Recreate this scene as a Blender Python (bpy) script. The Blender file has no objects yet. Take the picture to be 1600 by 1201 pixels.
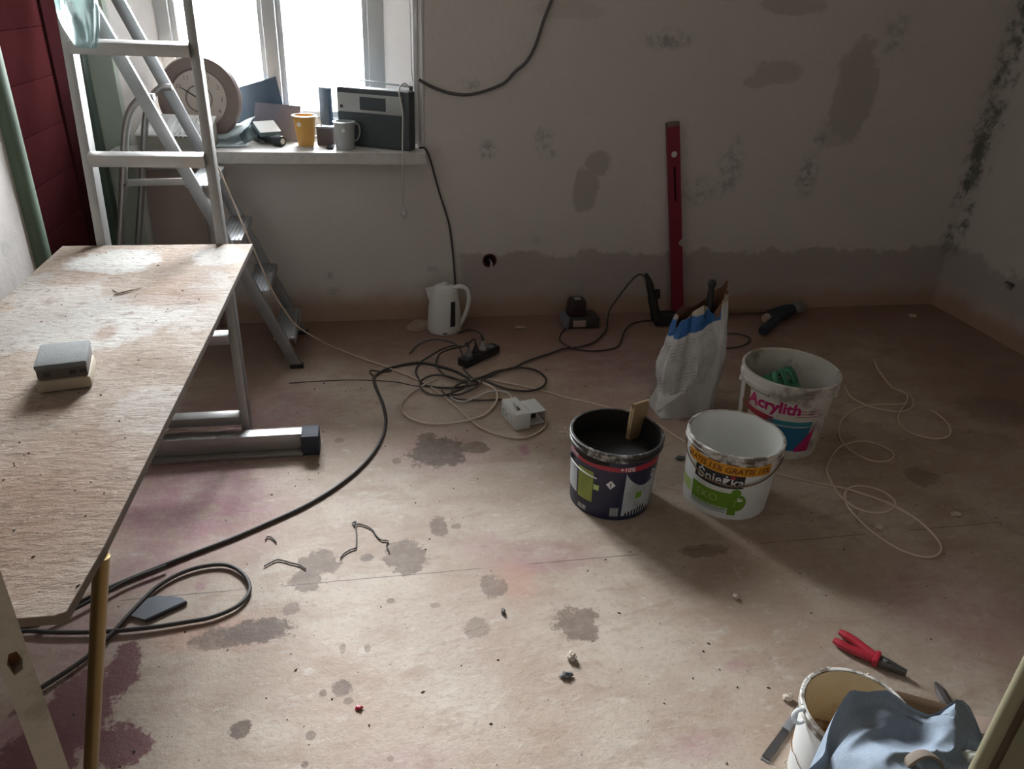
import bpy, bmesh, math, random
from mathutils import Vector, Matrix, noise
random.seed(7)
SC = bpy.context.scene
COL = SC.collection
PI = math.pi

# ------------------------------------------------------------------ camera, world, exposure
cam_d = bpy.data.cameras.new('camera')
cam = bpy.data.objects.new('camera', cam_d)
COL.objects.link(cam)
cam_d.sensor_fit = 'HORIZONTAL'
cam_d.sensor_width = 36.0
cam_d.lens = 36.0 * 1180.0 / 1600.0
cam_d.clip_start = 0.02
right = Vector((0.9829, -0.1788, 0.0434)); up = Vector((0.0446, 0.4601, 0.8868)); fwd = Vector((0.1785, 0.8697, -0.4602))
m = Matrix((right, up, -fwd)).transposed().to_4x4()
m.translation = (0, 0, 1.5)
cam.matrix_world = m
SC.camera = cam

SC.view_settings.view_transform = 'Standard'
SC.view_settings.look = 'None'
SC.view_settings.exposure = 3.65
SC.view_settings.gamma = 1.0
SC.view_settings.use_curve_mapping = False
SC.cycles.max_bounces = 10
SC.cycles.diffuse_bounces = 6
SC.cycles.sample_clamp_indirect = 12.0
SC.cycles.use_denoising = True

world = bpy.data.worlds.new('overcast_sky')
SC.world = world
world.use_nodes = True
wn = world.node_tree
# bright overcast sky over darker ground
tcw = wn.nodes.new('ShaderNodeTexCoord'); sxw = wn.nodes.new('ShaderNodeSeparateXYZ'); mrw = wn.nodes.new('ShaderNodeMapRange')
mrw.interpolation_type = 'SMOOTHSTEP'
for i_, v_ in enumerate((-0.06, 0.10, 0.0, 1.0)): mrw.inputs[i_+1].default_value = v_
mcw = wn.nodes.new('ShaderNodeMix'); mcw.data_type = 'RGBA'
mcw.inputs[6].default_value = (0.26, 0.27, 0.27, 1); mcw.inputs[7].default_value = (0.91, 0.955, 1.0, 1)
wn.links.new(tcw.outputs['Generated'], sxw.inputs[0]); wn.links.new(sxw.outputs[2], mrw.inputs[0])
wn.links.new(mrw.outputs[0], mcw.inputs[0]); wn.links.new(mcw.outputs[2], wn.nodes['Background'].inputs[0])
cie = wn.nodes.new('ShaderNodeMapRange')                 # overcast sky: zenith three times the horizon
for i_, v_ in enumerate((0.0, 1.0, 5.0, 15.0)): cie.inputs[i_+1].default_value = v_
wn.links.new(sxw.outputs[2], cie.inputs[0]); wn.links.new(cie.outputs[0], wn.nodes['Background'].inputs[1])

# sky portal in the window opening: only guides light sampling, it emits nothing itself
pl = bpy.data.lights.new('window_portal', 'AREA')
pl.shape = 'RECTANGLE'; pl.size = 0.98; pl.size_y = 2.0
pl.cycles.is_portal = True
po = bpy.data.objects.new('window_portal', pl)
po.location = (-0.385, 4.08, 1.8); po.rotation_euler = (-PI/2, 0, 0)
COL.objects.link(po)

# ------------------------------------------------------------------ material helpers
class NT:
    def __init__(s, name, rough=0.7, metal=0.0, spec=None):
        s.m = bpy.data.materials.new(name); s.m.use_nodes = True
        s.t = s.m.node_tree; s.n = s.t.nodes; s.b = s.n['Principled BSDF']
        s.b.inputs['Roughness'].default_value = rough
        s.b.inputs['Metallic'].default_value = metal
        if spec is not None: s.b.inputs['Specular IOR Level'].default_value = spec
        s._pos = None; s.place = False       # place: pattern laid out in room coordinates
    def link(s, a, b): s.t.links.new(a, b)
    def val(s, sock, v):
        if hasattr(v, 'is_output'): s.link(v, sock)
        elif isinstance(v, (tuple, list)):
            sock.default_value = (*v, 1) if len(v) == 3 and sock.type == 'RGBA' else v
        else: sock.default_value = v
    def pos(s):
        if s._pos is None:
            s._pos = s.n.new('ShaderNodeNewGeometry').outputs['Position'] if s.place else s.n.new('ShaderNodeTexCoord').outputs['Object']
        return s._pos
    def noise(s, scale, detail=4, rough=0.55, vec=None, stretch=None, distort=0):
        nd = s.n.new('ShaderNodeTexNoise')
        nd.inputs['Scale'].default_value = scale; nd.inputs['Detail'].default_value = detail
        nd.inputs['Roughness'].default_value = rough; nd.inputs['Distortion'].default_value = distort
        v = vec or s.pos()
        if stretch:
            mp = s.n.new('ShaderNodeMapping'); mp.inputs['Scale'].default_value = stretch
            s.link(v, mp.inputs['Vector']); v = mp.outputs[0]
        s.link(v, nd.inputs['Vector'])
        return nd.outputs['Fac']
    def math(s, op, a, b=0.0, clamp=False):
        nd = s.n.new('ShaderNodeMath'); nd.operation = op; nd.use_clamp = clamp
        s.val(nd.inputs[0], a); s.val(nd.inputs[1], b)
        return nd.outputs[0]
    def ramp(s, f, lo, hi, a=0.0, b=1.0):
        nd = s.n.new('ShaderNodeMapRange'); nd.interpolation_type = 'SMOOTHSTEP'
        s.val(nd.inputs[0], f)
        for i, v in enumerate((lo, hi, a, b)): nd.inputs[i+1].default_value = v
        return nd.outputs[0]
    def mix(s, f, a, b, mode='MIX'):
        nd = s.n.new('ShaderNodeMix'); nd.data_type = 'RGBA'; nd.blend_type = mode
        s.val(nd.inputs[0], f); s.val(nd.inputs[6], a); s.val(nd.inputs[7], b)
        return nd.outputs[2]
    def sep(s):
        nd = s.n.new('ShaderNodeSeparateXYZ'); s.link(s.pos(), nd.inputs[0]); return nd.outputs
    def blob(s, c, r, wob, soft=0.15, plane='XY', amt=1.0):
        """1 inside an ellipse with a wobbling outline, 0 outside"""
        mp = s.n.new('ShaderNodeMapping')
        if plane == 'XY': sc = (1/r[0], 1/r[1], 0); lo = (-c[0]/r[0], -c[1]/r[1], 0)
        elif plane == 'XZ': sc = (1/r[0], 0, 1/r[1]); lo = (-c[0]/r[0], 0, -c[1]/r[1])
        else: sc = (0, 1/r[0], 1/r[1]); lo = (0, -c[0]/r[0], -c[1]/r[1])
        mp.inputs['Scale'].default_value = sc; mp.inputs['Location'].default_value = lo
        s.link(s.pos(), mp.inputs['Vector'])
        ln = s.n.new('ShaderNodeVectorMath'); ln.operation = 'LENGTH'
        s.link(mp.outputs[0], ln.inputs[0])
        d = s.math('ADD', ln.outputs['Value'], wob) if wob is not None else ln.outputs['Value']
        return s.ramp(d, 1 - soft, 1 + soft, amt, 0.0)
    def maxall(s, l):
        o = l[0]
        for q in l[1:]: o = s.math('MAXIMUM', o, q)
        return o
    def bump(s, f, strength=0.3, dist=0.01):
        nd = s.n.new('ShaderNodeBump'); nd.inputs['Strength'].default_value = strength
        nd.inputs['Distance'].default_value = dist
        s.link(f, nd.inputs['Height']); s.link(nd.outputs[0], s.b.inputs['Normal'])
    def out(s, c):
        s.val(s.b.inputs['Base Color'], c); return s.m

def plain(name, col, rough=0.6, metal=0.0, var=0.12, scale=18, spec=None, bump=0.0, dirt=None, dirt_amt=0.4, dirt_lo=0.5):
    """one colour with a fine mottling and, if asked, smears of dirt"""
    k = NT(name, rough, metal, spec)
    n = k.noise(scale, 5)
    c = k.mix(n, tuple(v*(1-var) for v in col), tuple(min(1, v*(1+var)) for v in col))
    if dirt:
        d = k.ramp(k.noise(scale*0.45, 6, 0.65), dirt_lo, dirt_lo+0.16, 0, dirt_amt)
        c = k.mix(d, c, dirt)
    if bump: k.bump(k.noise(scale*6, 4), bump, 0.004)
    return k.out(c)

# ------------------------------------------------------------------ mesh helpers
class MB:
    def __init__(s): s.v = []; s.f = []
    def add(s, vs, fs):
        o = len(s.v); s.v += [tuple(v) for v in vs]; s.f += [tuple(i+o for i in f) for f in fs]; return s
    def box(s, c, d, rot=None, bev=0.0, taper=1.0):
        """box with chamfered edges (12 extra faces) centred on c"""
        hx, hy, hz = d[0]/2, d[1]/2, d[2]/2
        bm = bmesh.new()
        bmesh.ops.create_cube(bm, size=1)
        for v in bm.verts:
            t = taper if v.co.z > 0 else 1
            v.co = Vector((v.co.x*d[0]*t, v.co.y*d[1]*t, v.co.z*d[2]))
        if bev > 0:
            bmesh.ops.bevel(bm, geom=bm.edges[:], offset=min(bev, hx*.9, hy*.9, hz*.9), segments=2, profile=0.6, affect='EDGES')
        M = (rot or Matrix.Identity(3))
        if not isinstance(rot, Matrix) and rot is not None:
            from mathutils import Euler
            M = Euler(rot).to_matrix()
        s._bm(bm, M, Vector(c)); return s
    def _bm(s, bm, M, c):
        bm.verts.index_update()
        s.add([M @ v.co + c for v in bm.verts], [[v.index for v in f.verts] for f in bm.faces]); bm.free()
    def prism(s, poly, a, b, axis='z', rot=None, c=(0, 0, 0)):
        """polygon (2D) pushed from a to b along axis"""
        def P(p, h):
            return {'z': (p[0], p[1], h), 'y': (p[0], h, p[1]), 'x': (h, p[0], p[1])}[axis]
        n = len(poly)
        vs = [Vector(P(p, a)) for p in poly] + [Vector(P(p, b)) for p in poly]
        if rot is not None: vs = [rot @ v for v in vs]
        vs = [v + Vector(c) for v in vs]
        fs = [tuple(range(n))[::-1], tuple(range(n, 2*n))] + [(i, (i+1) % n, n+(i+1) % n, n+i) for i in range(n)]
        s.add(vs, fs); return s
    def lathe(s, prof, c=(0, 0, 0), seg=48, rot=None, close=False, sq=1.0):
        vs = []; fs = []; n = len(prof)
        for i in range(seg):
            a = 2*PI*i/seg
            for (r_, z_) in prof:
                v = Vector((r_*math.cos(a), r_*sq*math.sin(a), z_))
                if rot is not None: v = rot @ v
                vs.append(v + Vector(c))
        for i in range(seg):
            j = (i+1) % seg
            for k in range(n-1 if not close else n):
                k2 = (k+1) % n
                fs.append((i*n+k, j*n+k, j*n+k2, i*n+k2))
        s.add(vs, fs); return s
    def tube(s, pts, r_, seg=8, cap=True, sq=1.0, closed=False):
        pts = [Vector(p) for p in pts]
        n = len(pts); vs = []; fs = []
        rr = r_ if isinstance(r_, (list, tuple)) else [r_]*n
        t = (pts[1]-pts[0]).normalized()
        ref = Vector((0, 0, 1)) if abs(t.z) < 0.9 else Vector((1, 0, 0))
        u_ = t.cross(ref).normalized()
        for i, p in enumerate(pts):
            t = (pts[min(i+1, n-1)] - pts[max(i-1, 0)])
            if t.length < 1e-9: t = Vector((0, 0, 1))
            t.normalize()
            u_ = (u_ - t*u_.dot(t))
            if u_.length < 1e-6: u_ = t.orthogonal()
            u_.normalize(); w_ = t.cross(u_)
            for k in range(seg):
                a = 2*PI*k/seg
                vs.append(p + u_*math.cos(a)*rr[i] + w_*math.sin(a)*rr[i]*sq)
        for i in range(n-1):
            for k in range(seg):
                k2 = (k+1) % seg
                fs.append((i*seg+k, i*seg+k2, (i+1)*seg+k2, (i+1)*seg+k))
        if cap:
            fs.append(tuple(range(seg))[::-1]); fs.append(tuple(range((n-1)*seg, n*seg)))
        s.add(vs, fs); return s
    def beam(s, a, b, w, d, side=(1, 0, 0), bev=0.003):
        """rectangular bar from a to b; w along side, d across"""
        a = Vector(a); b = Vector(b); t = (b-a); L = t.length; t.normalize()
        x = Vector(side); x = (x - t*x.dot(t)).normalized(); y = t.cross(x)
        M = Matrix((x, y, t)).transposed()
        s.box((a+b)/2, (w, d, L), M, bev); return s
    def grid(s, fn, nu, nv):
        vs = [fn(i/nu, j/nv) for i in range(nu+1) for j in range(nv+1)]
        fs = [(i*(nv+1)+j, (i+1)*(nv+1)+j, (i+1)*(nv+1)+j+1, i*(nv+1)+j+1) for i in range(nu) for j in range(nv)]
        s.add(vs, fs); return s
    def ball(s, c, r_, seg=16, rings=10, rot=None):
        rr = r_ if isinstance(r_, (tuple, list)) else (r_, r_, r_)
        bm = bmesh.new(); bmesh.ops.create_uvsphere(bm, u_segments=seg, v_segments=rings, radius=1)
        for v in bm.verts: v.co = Vector((v.co.x*rr[0], v.co.y*rr[1], v.co.z*rr[2]))
        s._bm(bm, rot or Matrix.Identity(3), Vector(c)); return s

def spline(pts, sub=8):
    """Catmull-Rom curve through the points"""
    P = [Vector(p) for p in pts]; P = [P[0]*2-P[1]] + P + [P[-1]*2-P[-2]]
    o = []
    for i in range(1, len(P)-2):
        a, b, c, d = P[i-1:i+3]
        for k in range(sub):
            t = k/sub
            o.append(0.5*((2*b)+(c-a)*t+(2*a-5*b+4*c-d)*t*t+(3*b-a-3*c+d)*t**3))
    o.append(P[-2]); return o

def rootloc(o):
    v = Vector((0, 0, 0))
    while o is not None:
        v = v + Vector(o.location); o = o.parent
    return v

def obj(name, mb, mat, parent=None, label=None, loc=None, smooth=30, world=True, recalc=True):
    """links one mesh; the mesh data in mb is in world space unless world=False"""
    me = bpy.data.meshes.new(name)
    off = Vector((0, 0, 0))
    if parent is not None and world: off = rootloc(parent)
    if parent is None and loc is not None and world: off = Vector(loc)
    me.from_pydata([tuple(Vector(v)-off) for v in mb.v], [], mb.f)
    if recalc:
        bm = bmesh.new(); bm.from_mesh(me); bmesh.ops.recalc_face_normals(bm, faces=bm.faces[:]); bm.to_mesh(me); bm.free()
    me.update()
    if smooth:
        me.shade_smooth()
        me.set_sharp_from_angle(angle=math.radians(smooth))
    if mat: me.materials.append(mat)
    o = bpy.data.objects.new(name, me); COL.objects.link(o)
    if parent is not None: o.parent = parent
    elif loc is not None: o.location = loc
    if label: o['label'] = label
    return o

def thing(name, label, cat, loc, group=None, rz=0.0):
    o = bpy.data.objects.new(name, None); COL.objects.link(o)
    o.empty_display_size = 0.05; o.location = loc; o.rotation_euler = (0, 0, rz)
    o['label'] = label; o['category'] = cat
    if group: o['group'] = group
    return o
def tag(o, label, cat, group=None):
    o['label'] = label; o['category'] = cat
    if group: o['group'] = group
    return o
def struct(o):
    o['kind'] = 'structure'; return o

# ------------------------------------------------------------------ materials of the room
def floor_mat():
    k = NT('worn_floor_paint', 0.62, spec=0.35)
    w1 = k.math('MULTIPLY', k.math('SUBTRACT', k.noise(7, 5, 0.65), 0.5), 1.5)
    w2 = k.math('MULTIPLY', k.math('SUBTRACT', k.noise(20, 7, 0.75), 0.5), 2.4)
    base = k.mix(k.ramp(k.noise(2.3, 6, 0.6), 0.35, 0.68), (0.355, 0.265, 0.20), (0.465, 0.39, 0.315))
    base = k.mix(k.ramp(k.noise(1.1, 5, 0.6), 0.5, 0.7, 0, 0.5), base, (0.46, 0.41, 0.35))
    base = k.mix(k.ramp(k.noise(9, 7, 0.7, stretch=(0.55, 1.3, 1), distort=0.4), 0.48, 0.66, 0, 0.6), base, (0.305, 0.215, 0.155))
    base = k.mix(k.ramp(k.noise(17, 7, 0.72, stretch=(0.7, 1.3, 1)), 0.55, 0.7, 0, 0.55), base, (0.53, 0.475, 0.415))
    # scuffs and fine dust
    base = k.mix(k.ramp(k.noise(60, 6, 0.75), 0.5, 0.7, 0, 0.5), base, (0.24, 0.175, 0.135))
    base = k.mix(k.ramp(k.noise(30, 6, 0.7, stretch=(0.25, 1.6, 1)), 0.55, 0.72, 0, 0.3), base, (0.52, 0.49, 0.45))
    # red-brown tone that grows towards the back and right walls
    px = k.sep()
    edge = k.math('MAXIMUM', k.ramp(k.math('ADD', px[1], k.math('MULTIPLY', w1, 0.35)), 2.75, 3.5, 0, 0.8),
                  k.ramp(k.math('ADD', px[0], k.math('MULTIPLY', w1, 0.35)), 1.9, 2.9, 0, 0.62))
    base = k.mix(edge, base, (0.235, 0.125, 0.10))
    # soft magenta and purple tints
    soft = [((-0.5953,2.1228,0.2605,0.2898),0.75),((0.4587,1.7264,0.1548,0.0701),0.5),((0.2547,2.356,0.1881,0.1498),0.4),((0.6846,1.0397,0.0885,0.0339),0.35),((1.6287,1.373,0.2108,0.2106),0.45),
            ((1.0583,2.9837,0.2697,0.2749),0.5),((-0.3885,2.6863,0.1959,0.2591),0.55),((0.883,1.2436,0.03,0.0195),0.5),((-0.6545,1.8647,0.1266,0.1793),0.55),((1.6654,2.9979,0.1892,0.3011),0.4),((-0.5545,2.6785,0.2647,0.205),0.5),
            ((0.0379,1.0957,0.0974,0.0373),0.25),((0.3115,1.7839,0.0779,0.0597),0.3),((-0.7641,1.2788,0.1234,0.1272),0.8),((-0.4997,1.7309,0.0157,0.0242),0.9),((0.5349,2.3114,0.019,0.0353),0.9),((-0.7697,1.5603,0.1413,0.1405),0.5),((1.105,2.6688,0.3328,0.2352),0.35)]
    g = k.maxall([k.blob((a[0], a[1]), (a[2], a[3]), w1, 0.55, amt=q) for a, q in soft])
    g = k.math('MULTIPLY', g, k.ramp(k.noise(14, 6, 0.7), 0.3, 0.62, 0.15, 0.85))
    base = k.mix(g, base, (0.30, 0.10, 0.155))
    org = k.maxall([k.blob((a[0], a[1]), (a[2], a[3]), w1, 0.6, amt=q) for a, q in
                    [((0.3728,1.6336,0.0629,0.075),0.3),((-0.3969,1.5414,0.0977,0.069),0.35),((-0.5074,1.5456,0.0644,0.0576),0.4)]])
    base = k.mix(org, base, (0.47, 0.22, 0.15))
    # dark red paint spills with clear edges
    red = k.maxall([k.blob((a[0], a[1]), (a[2], a[3]), w2, 0.1, amt=q) for a, q in
                    [((-0.6337,1.4387,0.0393,0.0965),0.85),((-0.7036,1.3376,0.0783,0.1342),0.8),((-0.5805,1.2274,0.0616,0.0583),0.85),((-0.7473,1.2285,0.0803,0.1036),0.8)]])
    base = k.mix(red, base, (0.13, 0.03, 0.04))
    # damp patches
    wet = k.maxall([k.blob((a[0], a[1]), (a[2], a[3]), w2, 0.12, amt=q) for a, q in
        [((0.2172,2.3339,0.1024,0.1038),0.75),((0.3484,2.3455,0.0567,0.0397),0.6),((0.1859,2.4359,0.0383,0.0367),0.6),((-0.1804,1.775,0.0589,0.0564),0.6),((-0.2095,1.7107,0.0465,0.0481),0.6),((0.0693,1.771,0.0604,0.0747),0.62),((0.1768,1.9039,0.0261,0.0514),0.6),
         ((0.2306,1.8971,0.0161,0.0129),0.5),((0.5069,1.4397,0.059,0.0654),0.6),((-0.3318,1.5279,0.0914,0.0433),0.8),((-0.4399,1.5144,0.048,0.0404),0.6),((-0.3917,1.5033,0.0353,0.0222),0.7),((-0.1092,1.3193,0.0244,0.0248),0.65),((-0.1538,1.3087,0.0106,0.0113),0.6),((-0.3313,1.2366,0.0213,0.0243),0.75),
         ((-0.2489,1.6023,0.0238,0.022),0.5),((0.3074,1.6104,0.0364,0.0468),0.5),((-0.0483,1.7833,0.0187,0.0172),0.6),((-0.0938,1.2778,0.0105,0.0092),0.5),((-0.1762,1.1953,0.01,0.0118),0.5),((-0.1859,1.123,0.0082,0.0094),0.6),((-0.1391,2.4534,0.0187,0.0181),0.5),((-0.0472,1.4337,0.0097,0.0128),0.5),((0.2376,1.4652,0.0374,0.0364),0.4),
         ((2.6305,2.4,0.1758,0.1223),0.28),((2.3467,2.1698,0.1611,0.0802),0.2),((1.9426,1.9707,0.0634,0.0564),0.4),((0.9748,1.6836,0.0805,0.0281),0.5),((-0.003,1.1097,0.007,0.0078),0.4),((0.0649,2.2916,0.0181,0.0166),0.5),((0.0156,1.5959,0.0105,0.0099),0.5),((0.1359,1.5623,0.014,0.0098),0.4),((-0.1112,1.4405,0.0097,0.0171),0.4)]])
    wet = k.math('MULTIPLY', wet, k.ramp(k.noise(28, 6, 0.75), 0.3, 0.6, 1.0, 1.35), True)
    base = k.mix(wet, base, (0.125, 0.082, 0.058))
    # tiny dark specks
    sp = k.ramp(k.noise(95, 2, 0.5), 0.74, 0.77, 0, 0.8)
    base = k.mix(sp, base, (0.07, 0.05, 0.045))
    # narrow joint between two sheets
    ln = k.math('ADD', k.math('SUBTRACT', px[1], 1.693), k.math('MULTIPLY', px[0], 0.0))
    ln = k.math('ADD', ln, k.math('MULTIPLY', w1, 0.006))
    j = k.math('MULTIPLY', k.ramp(k.math('ABSOLUTE', ln), 0.0008, 0.0026, 1, 0), k.ramp(k.noise(4, 2), 0.42, 0.5, 0, 0.8))
    base = k.mix(j, base, (0.09, 0.07, 0.06))
    k.bump(k.noise(35, 6, 0.75), 0.45, 0.008)
    return k.out(base)

def wall_mat(name, side):
    k = NT(name, 0.85, spec=0.2)
    w = k.math('MULTIPLY', k.math('SUBTRACT', k.noise(5, 5, 0.65), 0.5), 1.0)
    w2 = k.math('MULTIPLY', k.math('SUBTRACT', k.noise(18, 5, 0.7), 0.5), 1.5)
    p = k.sep()
    base = k.mix(k.noise(1.7, 5, 0.6), (0.535, 0.50, 0.468), (0.60, 0.565, 0.535))
    w2h = k.math('ADD', k.math('MULTIPLY', w, 1.9), k.math('MULTIPLY', w2, 0.3))
    pl = 'XZ' if side == 'back' else 'YZ'
    # pinkish unpainted render close to the floor
    base = k.mix(k.ramp(k.math('ADD', p[2], k.math('MULTIPLY', w, 0.16)), 0.05, 0.22, 0.85, 0), base, (0.36, 0.225, 0.15))
    if side == 'back':
        # grey filler band along the bottom, right of the window
        top = k.math('SUBTRACT', p[2], k.math('MULTIPLY', w, 0.22))
        bnd = k.math('MULTIPLY', k.ramp(top, 0.325, 0.35, 1, 0), k.ramp(k.math('ADD', p[2], k.math('MULTIPLY', w, 0.3)), 0.05, 0.2, 0.1, 1))
        bnd = k.math('MULTIPLY', bnd, k.ramp(k.math('ADD', p[0], k.math('MULTIPLY', w2, 0.05)), 0.40, 0.48, 0, 1))
        base = k.mix(k.math('MULTIPLY', bnd, 0.85), base, (0.37, 0.325, 0.30))
        pat = k.maxall([k.blob((a[0], a[1]), (a[2], a[3]), w2h, 0.16, pl, q*0.75) for a, q in
            [((1.1124,0.7843,0.0708,0.0671),0.9),((1.0594,0.661,0.0716,0.1129),0.9),((1.9424,1.2185,0.1122,0.0578),0.7),((1.8697,1.171,0.0791,0.0291),0.7),((2.3744,1.2505,0.1027,0.1366),0.85),((2.3649,1.0587,0.1121,0.1557),0.85),((2.4378,1.1499,0.0698,0.1225),0.8),((1.9755,1.5043,0.1405,0.0376),0.7),((0.915,1.4439,0.1738,0.0404),0.35),((2.3241,0.92,0.071,0.0578),0.5)]])
        base = k.mix(pat, base, (0.34, 0.31, 0.27))
        sm = k.maxall([k.blob((a[0], a[1]), (a[2], a[3]), w2, 0.6, pl, q) for a, q in
            [((1.3914,1.3394,0.1109,0.0376),0.5),((1.7997,0.7581,0.0552,0.1285),0.45),((2.2294,0.7283,0.0504,0.1002),0.5),((2.2573,0.9036,0.0318,0.0449),0.5),((0.5682,0.8389,0.0424,0.0349),0.55),((0.8294,0.8856,0.0433,0.0467),0.4),((0.855,0.8271,0.0375,0.0237),0.4),((0.4815,1.1254,0.0463,0.0268),0.4),((2.5378,1.3976,0.0615,0.0754),0.4),((1.6472,0.6458,0.0827,0.0653),0.35),((-0.1928,0.2408,0.0273,0.0196),0.35),((-0.1829,0.1581,0.0276,0.02),0.35),((0.3049,0.2644,0.0286,0.0199),0.4),((0.8337,0.4056,0.0526,0.0198),0.2)]])
        sm = k.math('MULTIPLY', sm, k.ramp(k.noise(20, 5, 0.7), 0.42, 0.6))
        base = k.mix(sm, base, (0.09, 0.10, 0.10))
        grn = k.ramp(p[0], -0.995, -0.985, 0.75, 0)
        base = k.mix(grn, base, (0.30, 0.37, 0.29))
        mould = k.math('MULTIPLY', k.ramp(k.math('ADD', p[0], k.math('MULTIPLY', w2, 0.10)), 3.11, 3.19, 0, 1), k.ramp(p[2], 0.25, 0.42, 0, 1))
    elif side == 'right':
        top = k.math('SUBTRACT', p[2], k.math('MULTIPLY', w, 0.3))
        bnd = k.math('MULTIPLY', k.ramp(top, 0.34, 0.38, 1, 0), k.ramp(p[2], 0.08, 0.2, 0, 1))
        base = k.mix(k.math('MULTIPLY', bnd, 0.6), base, (0.31, 0.28, 0.265))
        mould = k.math('MULTIPLY', k.ramp(k.math('ADD', p[1], k.math('MULTIPLY', w2, 0.16)), 3.48, 3.58, 0, 1), k.ramp(p[2], 0.25, 0.42, 0, 1))
    else:
        mould = None
        sm = k.ramp(k.noise(9, 6, 0.7), 0.55, 0.72, 0, 0.35)
        base = k.mix(sm, base, (0.25, 0.27, 0.24))
    if mould is not None:
        mould = k.math('MULTIPLY', mould, k.ramp(k.noise(9, 6, 0.7), 0.42, 0.6, 0, 0.75))
        base = k.mix(mould, base, (0.05, 0.065, 0.045))
    # hairline scratches and grime
    base = k.mix(k.ramp(k.noise(40, 5, 0.7), 0.6, 0.78, 0, 0.22), base, (0.25, 0.23, 0.21))
    k.bump(k.noise(22, 6, 0.65), 0.35, 0.008)
    return k.out(base)

M = {}
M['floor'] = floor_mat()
M['wall_back'] = wall_mat('patched_wall_plaster', 'back')
M['wall_right'] = wall_mat('mouldy_wall_plaster', 'right')
M['raw'] = plain('plain_old_whitewash', (0.46, 0.42, 0.375), 0.9, var=0.08, scale=4)
M['wall'] = wall_mat('old_wall_paint', 'left')
M['white_paint'] = plain('white_window_paint', (0.55, 0.56, 0.56), 0.5, var=0.05, scale=9)
M['sill'] = plain('speckled_sill_stone', (0.50, 0.485, 0.45), 0.5, var=0.25, scale=40)
M['green_paint'] = plain('green_door_frame_paint', (0.115, 0.165, 0.11), 0.6, var=0.2, scale=14, dirt=(0.12, 0.16, 0.11))
M['dark_green'] = plain('dark_green_paint', (0.055, 0.085, 0.065), 0.5, var=0.2, scale=14)
M['red_door'] = plain('oxblood_door_paint', (0.046, 0.011, 0.012), 0.9, var=0.2, scale=10, spec=0.0)
M['red_door_dark'] = plain('oxblood_stile_paint', (0.036, 0.010, 0.011), 0.9, var=0.2, scale=10, spec=0.0)

# ------------------------------------------------------------------ the room
YB = 3.60                                   # back wall face
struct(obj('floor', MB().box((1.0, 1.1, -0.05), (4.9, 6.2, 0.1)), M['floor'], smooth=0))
struct(obj('ceiling', MB().box((1.0, 1.1, 3.05), (4.9, 6.2, 0.1)), M['raw'], smooth=0))
wb = MB()
wb.prism([(-1.4, 3.6), (-1.0, 3.6), (-0.87, 3.86), (-0.87, 4.1), (-1.4, 4.1)], 0, 3.0)
wb.prism([(-1.0, 3.6), (0.268, 3.6), (0.113, 3.86), (0.113, 4.1), (-0.87, 4.1), (-0.87, 3.86)], 0, 0.79)
wb.prism([(-1.0, 3.6), (0.268, 3.6), (0.113, 3.86), (0.113, 4.1), (-0.87, 4.1), (-0.87, 3.86)], 2.75, 3.0)
wall_right = struct(obj('wall_right', MB().box((3.3, 1.1, 1.5), (0.2, 6.2, 3.0)), M['wall_right'], smooth=0))
def cut(o, mb):
    """carve a hole into a wall and forget the tool"""
    t = obj('cutter', mb, None, smooth=0)
    md = o.modifiers.new('hole', 'BOOLEAN'); md.operation = 'DIFFERENCE'; md.object = t; md.solver = 'EXACT'
    dg = bpy.context.evaluated_depsgraph_get()
    me = bpy.data.meshes.new_from_object(o.evaluated_get(dg))
    o.modifiers.clear(); o.data = me
    bpy.data.objects.remove(t)
hx, hy_, hz = (0.5934,3.6,0.3028)
rp = obj('pillar', MB().prism([(0.268, 3.6), (3.4, 3.6), (3.4, 4.1), (0.113, 4.1), (0.113, 3.86)], 0, 3.0), None, smooth=0)
cut(rp, MB().lathe([(0, -0.05), (0.034, -0.05), (0.034, 0.04), (0, 0.04)], (hx, 3.6, hz), 24, Matrix.Rotation(PI/2, 3, 'X')))
wb.add([v.co.copy() for v in rp.data.vertices], [tuple(p.vertices) for p in rp.data.polygons])
bpy.data.objects.remove(rp)
wall_back = struct(obj('wall_back', wb, M['wall_back'], smooth=0, recalc=False))
kx, ky, kz = (3.2,3.1202,0.2842)
rag = [(0.030*math.cos(a)*(1+0.4*math.sin(3*a+1)), 0.030*math.sin(a)*(1+0.35*math.cos(2*a))) for a in [2*PI*i/14 for i in range(14)]]
cut(wall_right, MB().prism([(ky+a, kz+b) for a, b in rag], 3.15, 3.26, 'x'))
struct(obj('wall_front', MB().box((1.0, -1.7, 1.5), (4.9, 0.2, 3.0)), M['raw'], smooth=0))
wl = MB()
wl.box((-1.2, 0.5, 1.5), (0.2, 4.36, 3.0))                # near part with the white paint
wl.box((-1.2, 3.585, 1.5), (0.2, 0.03, 3.0))
wl.box((-1.2, 3.13, 2.53), (0.2, 0.9, 0.94))
wl.box((-1.36, 3.1, 1.5), (0.1, 1.2, 3.0))               # closes the back of the door niche
struct(obj('wall_left', wl, M['wall'], smooth=0))

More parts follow.
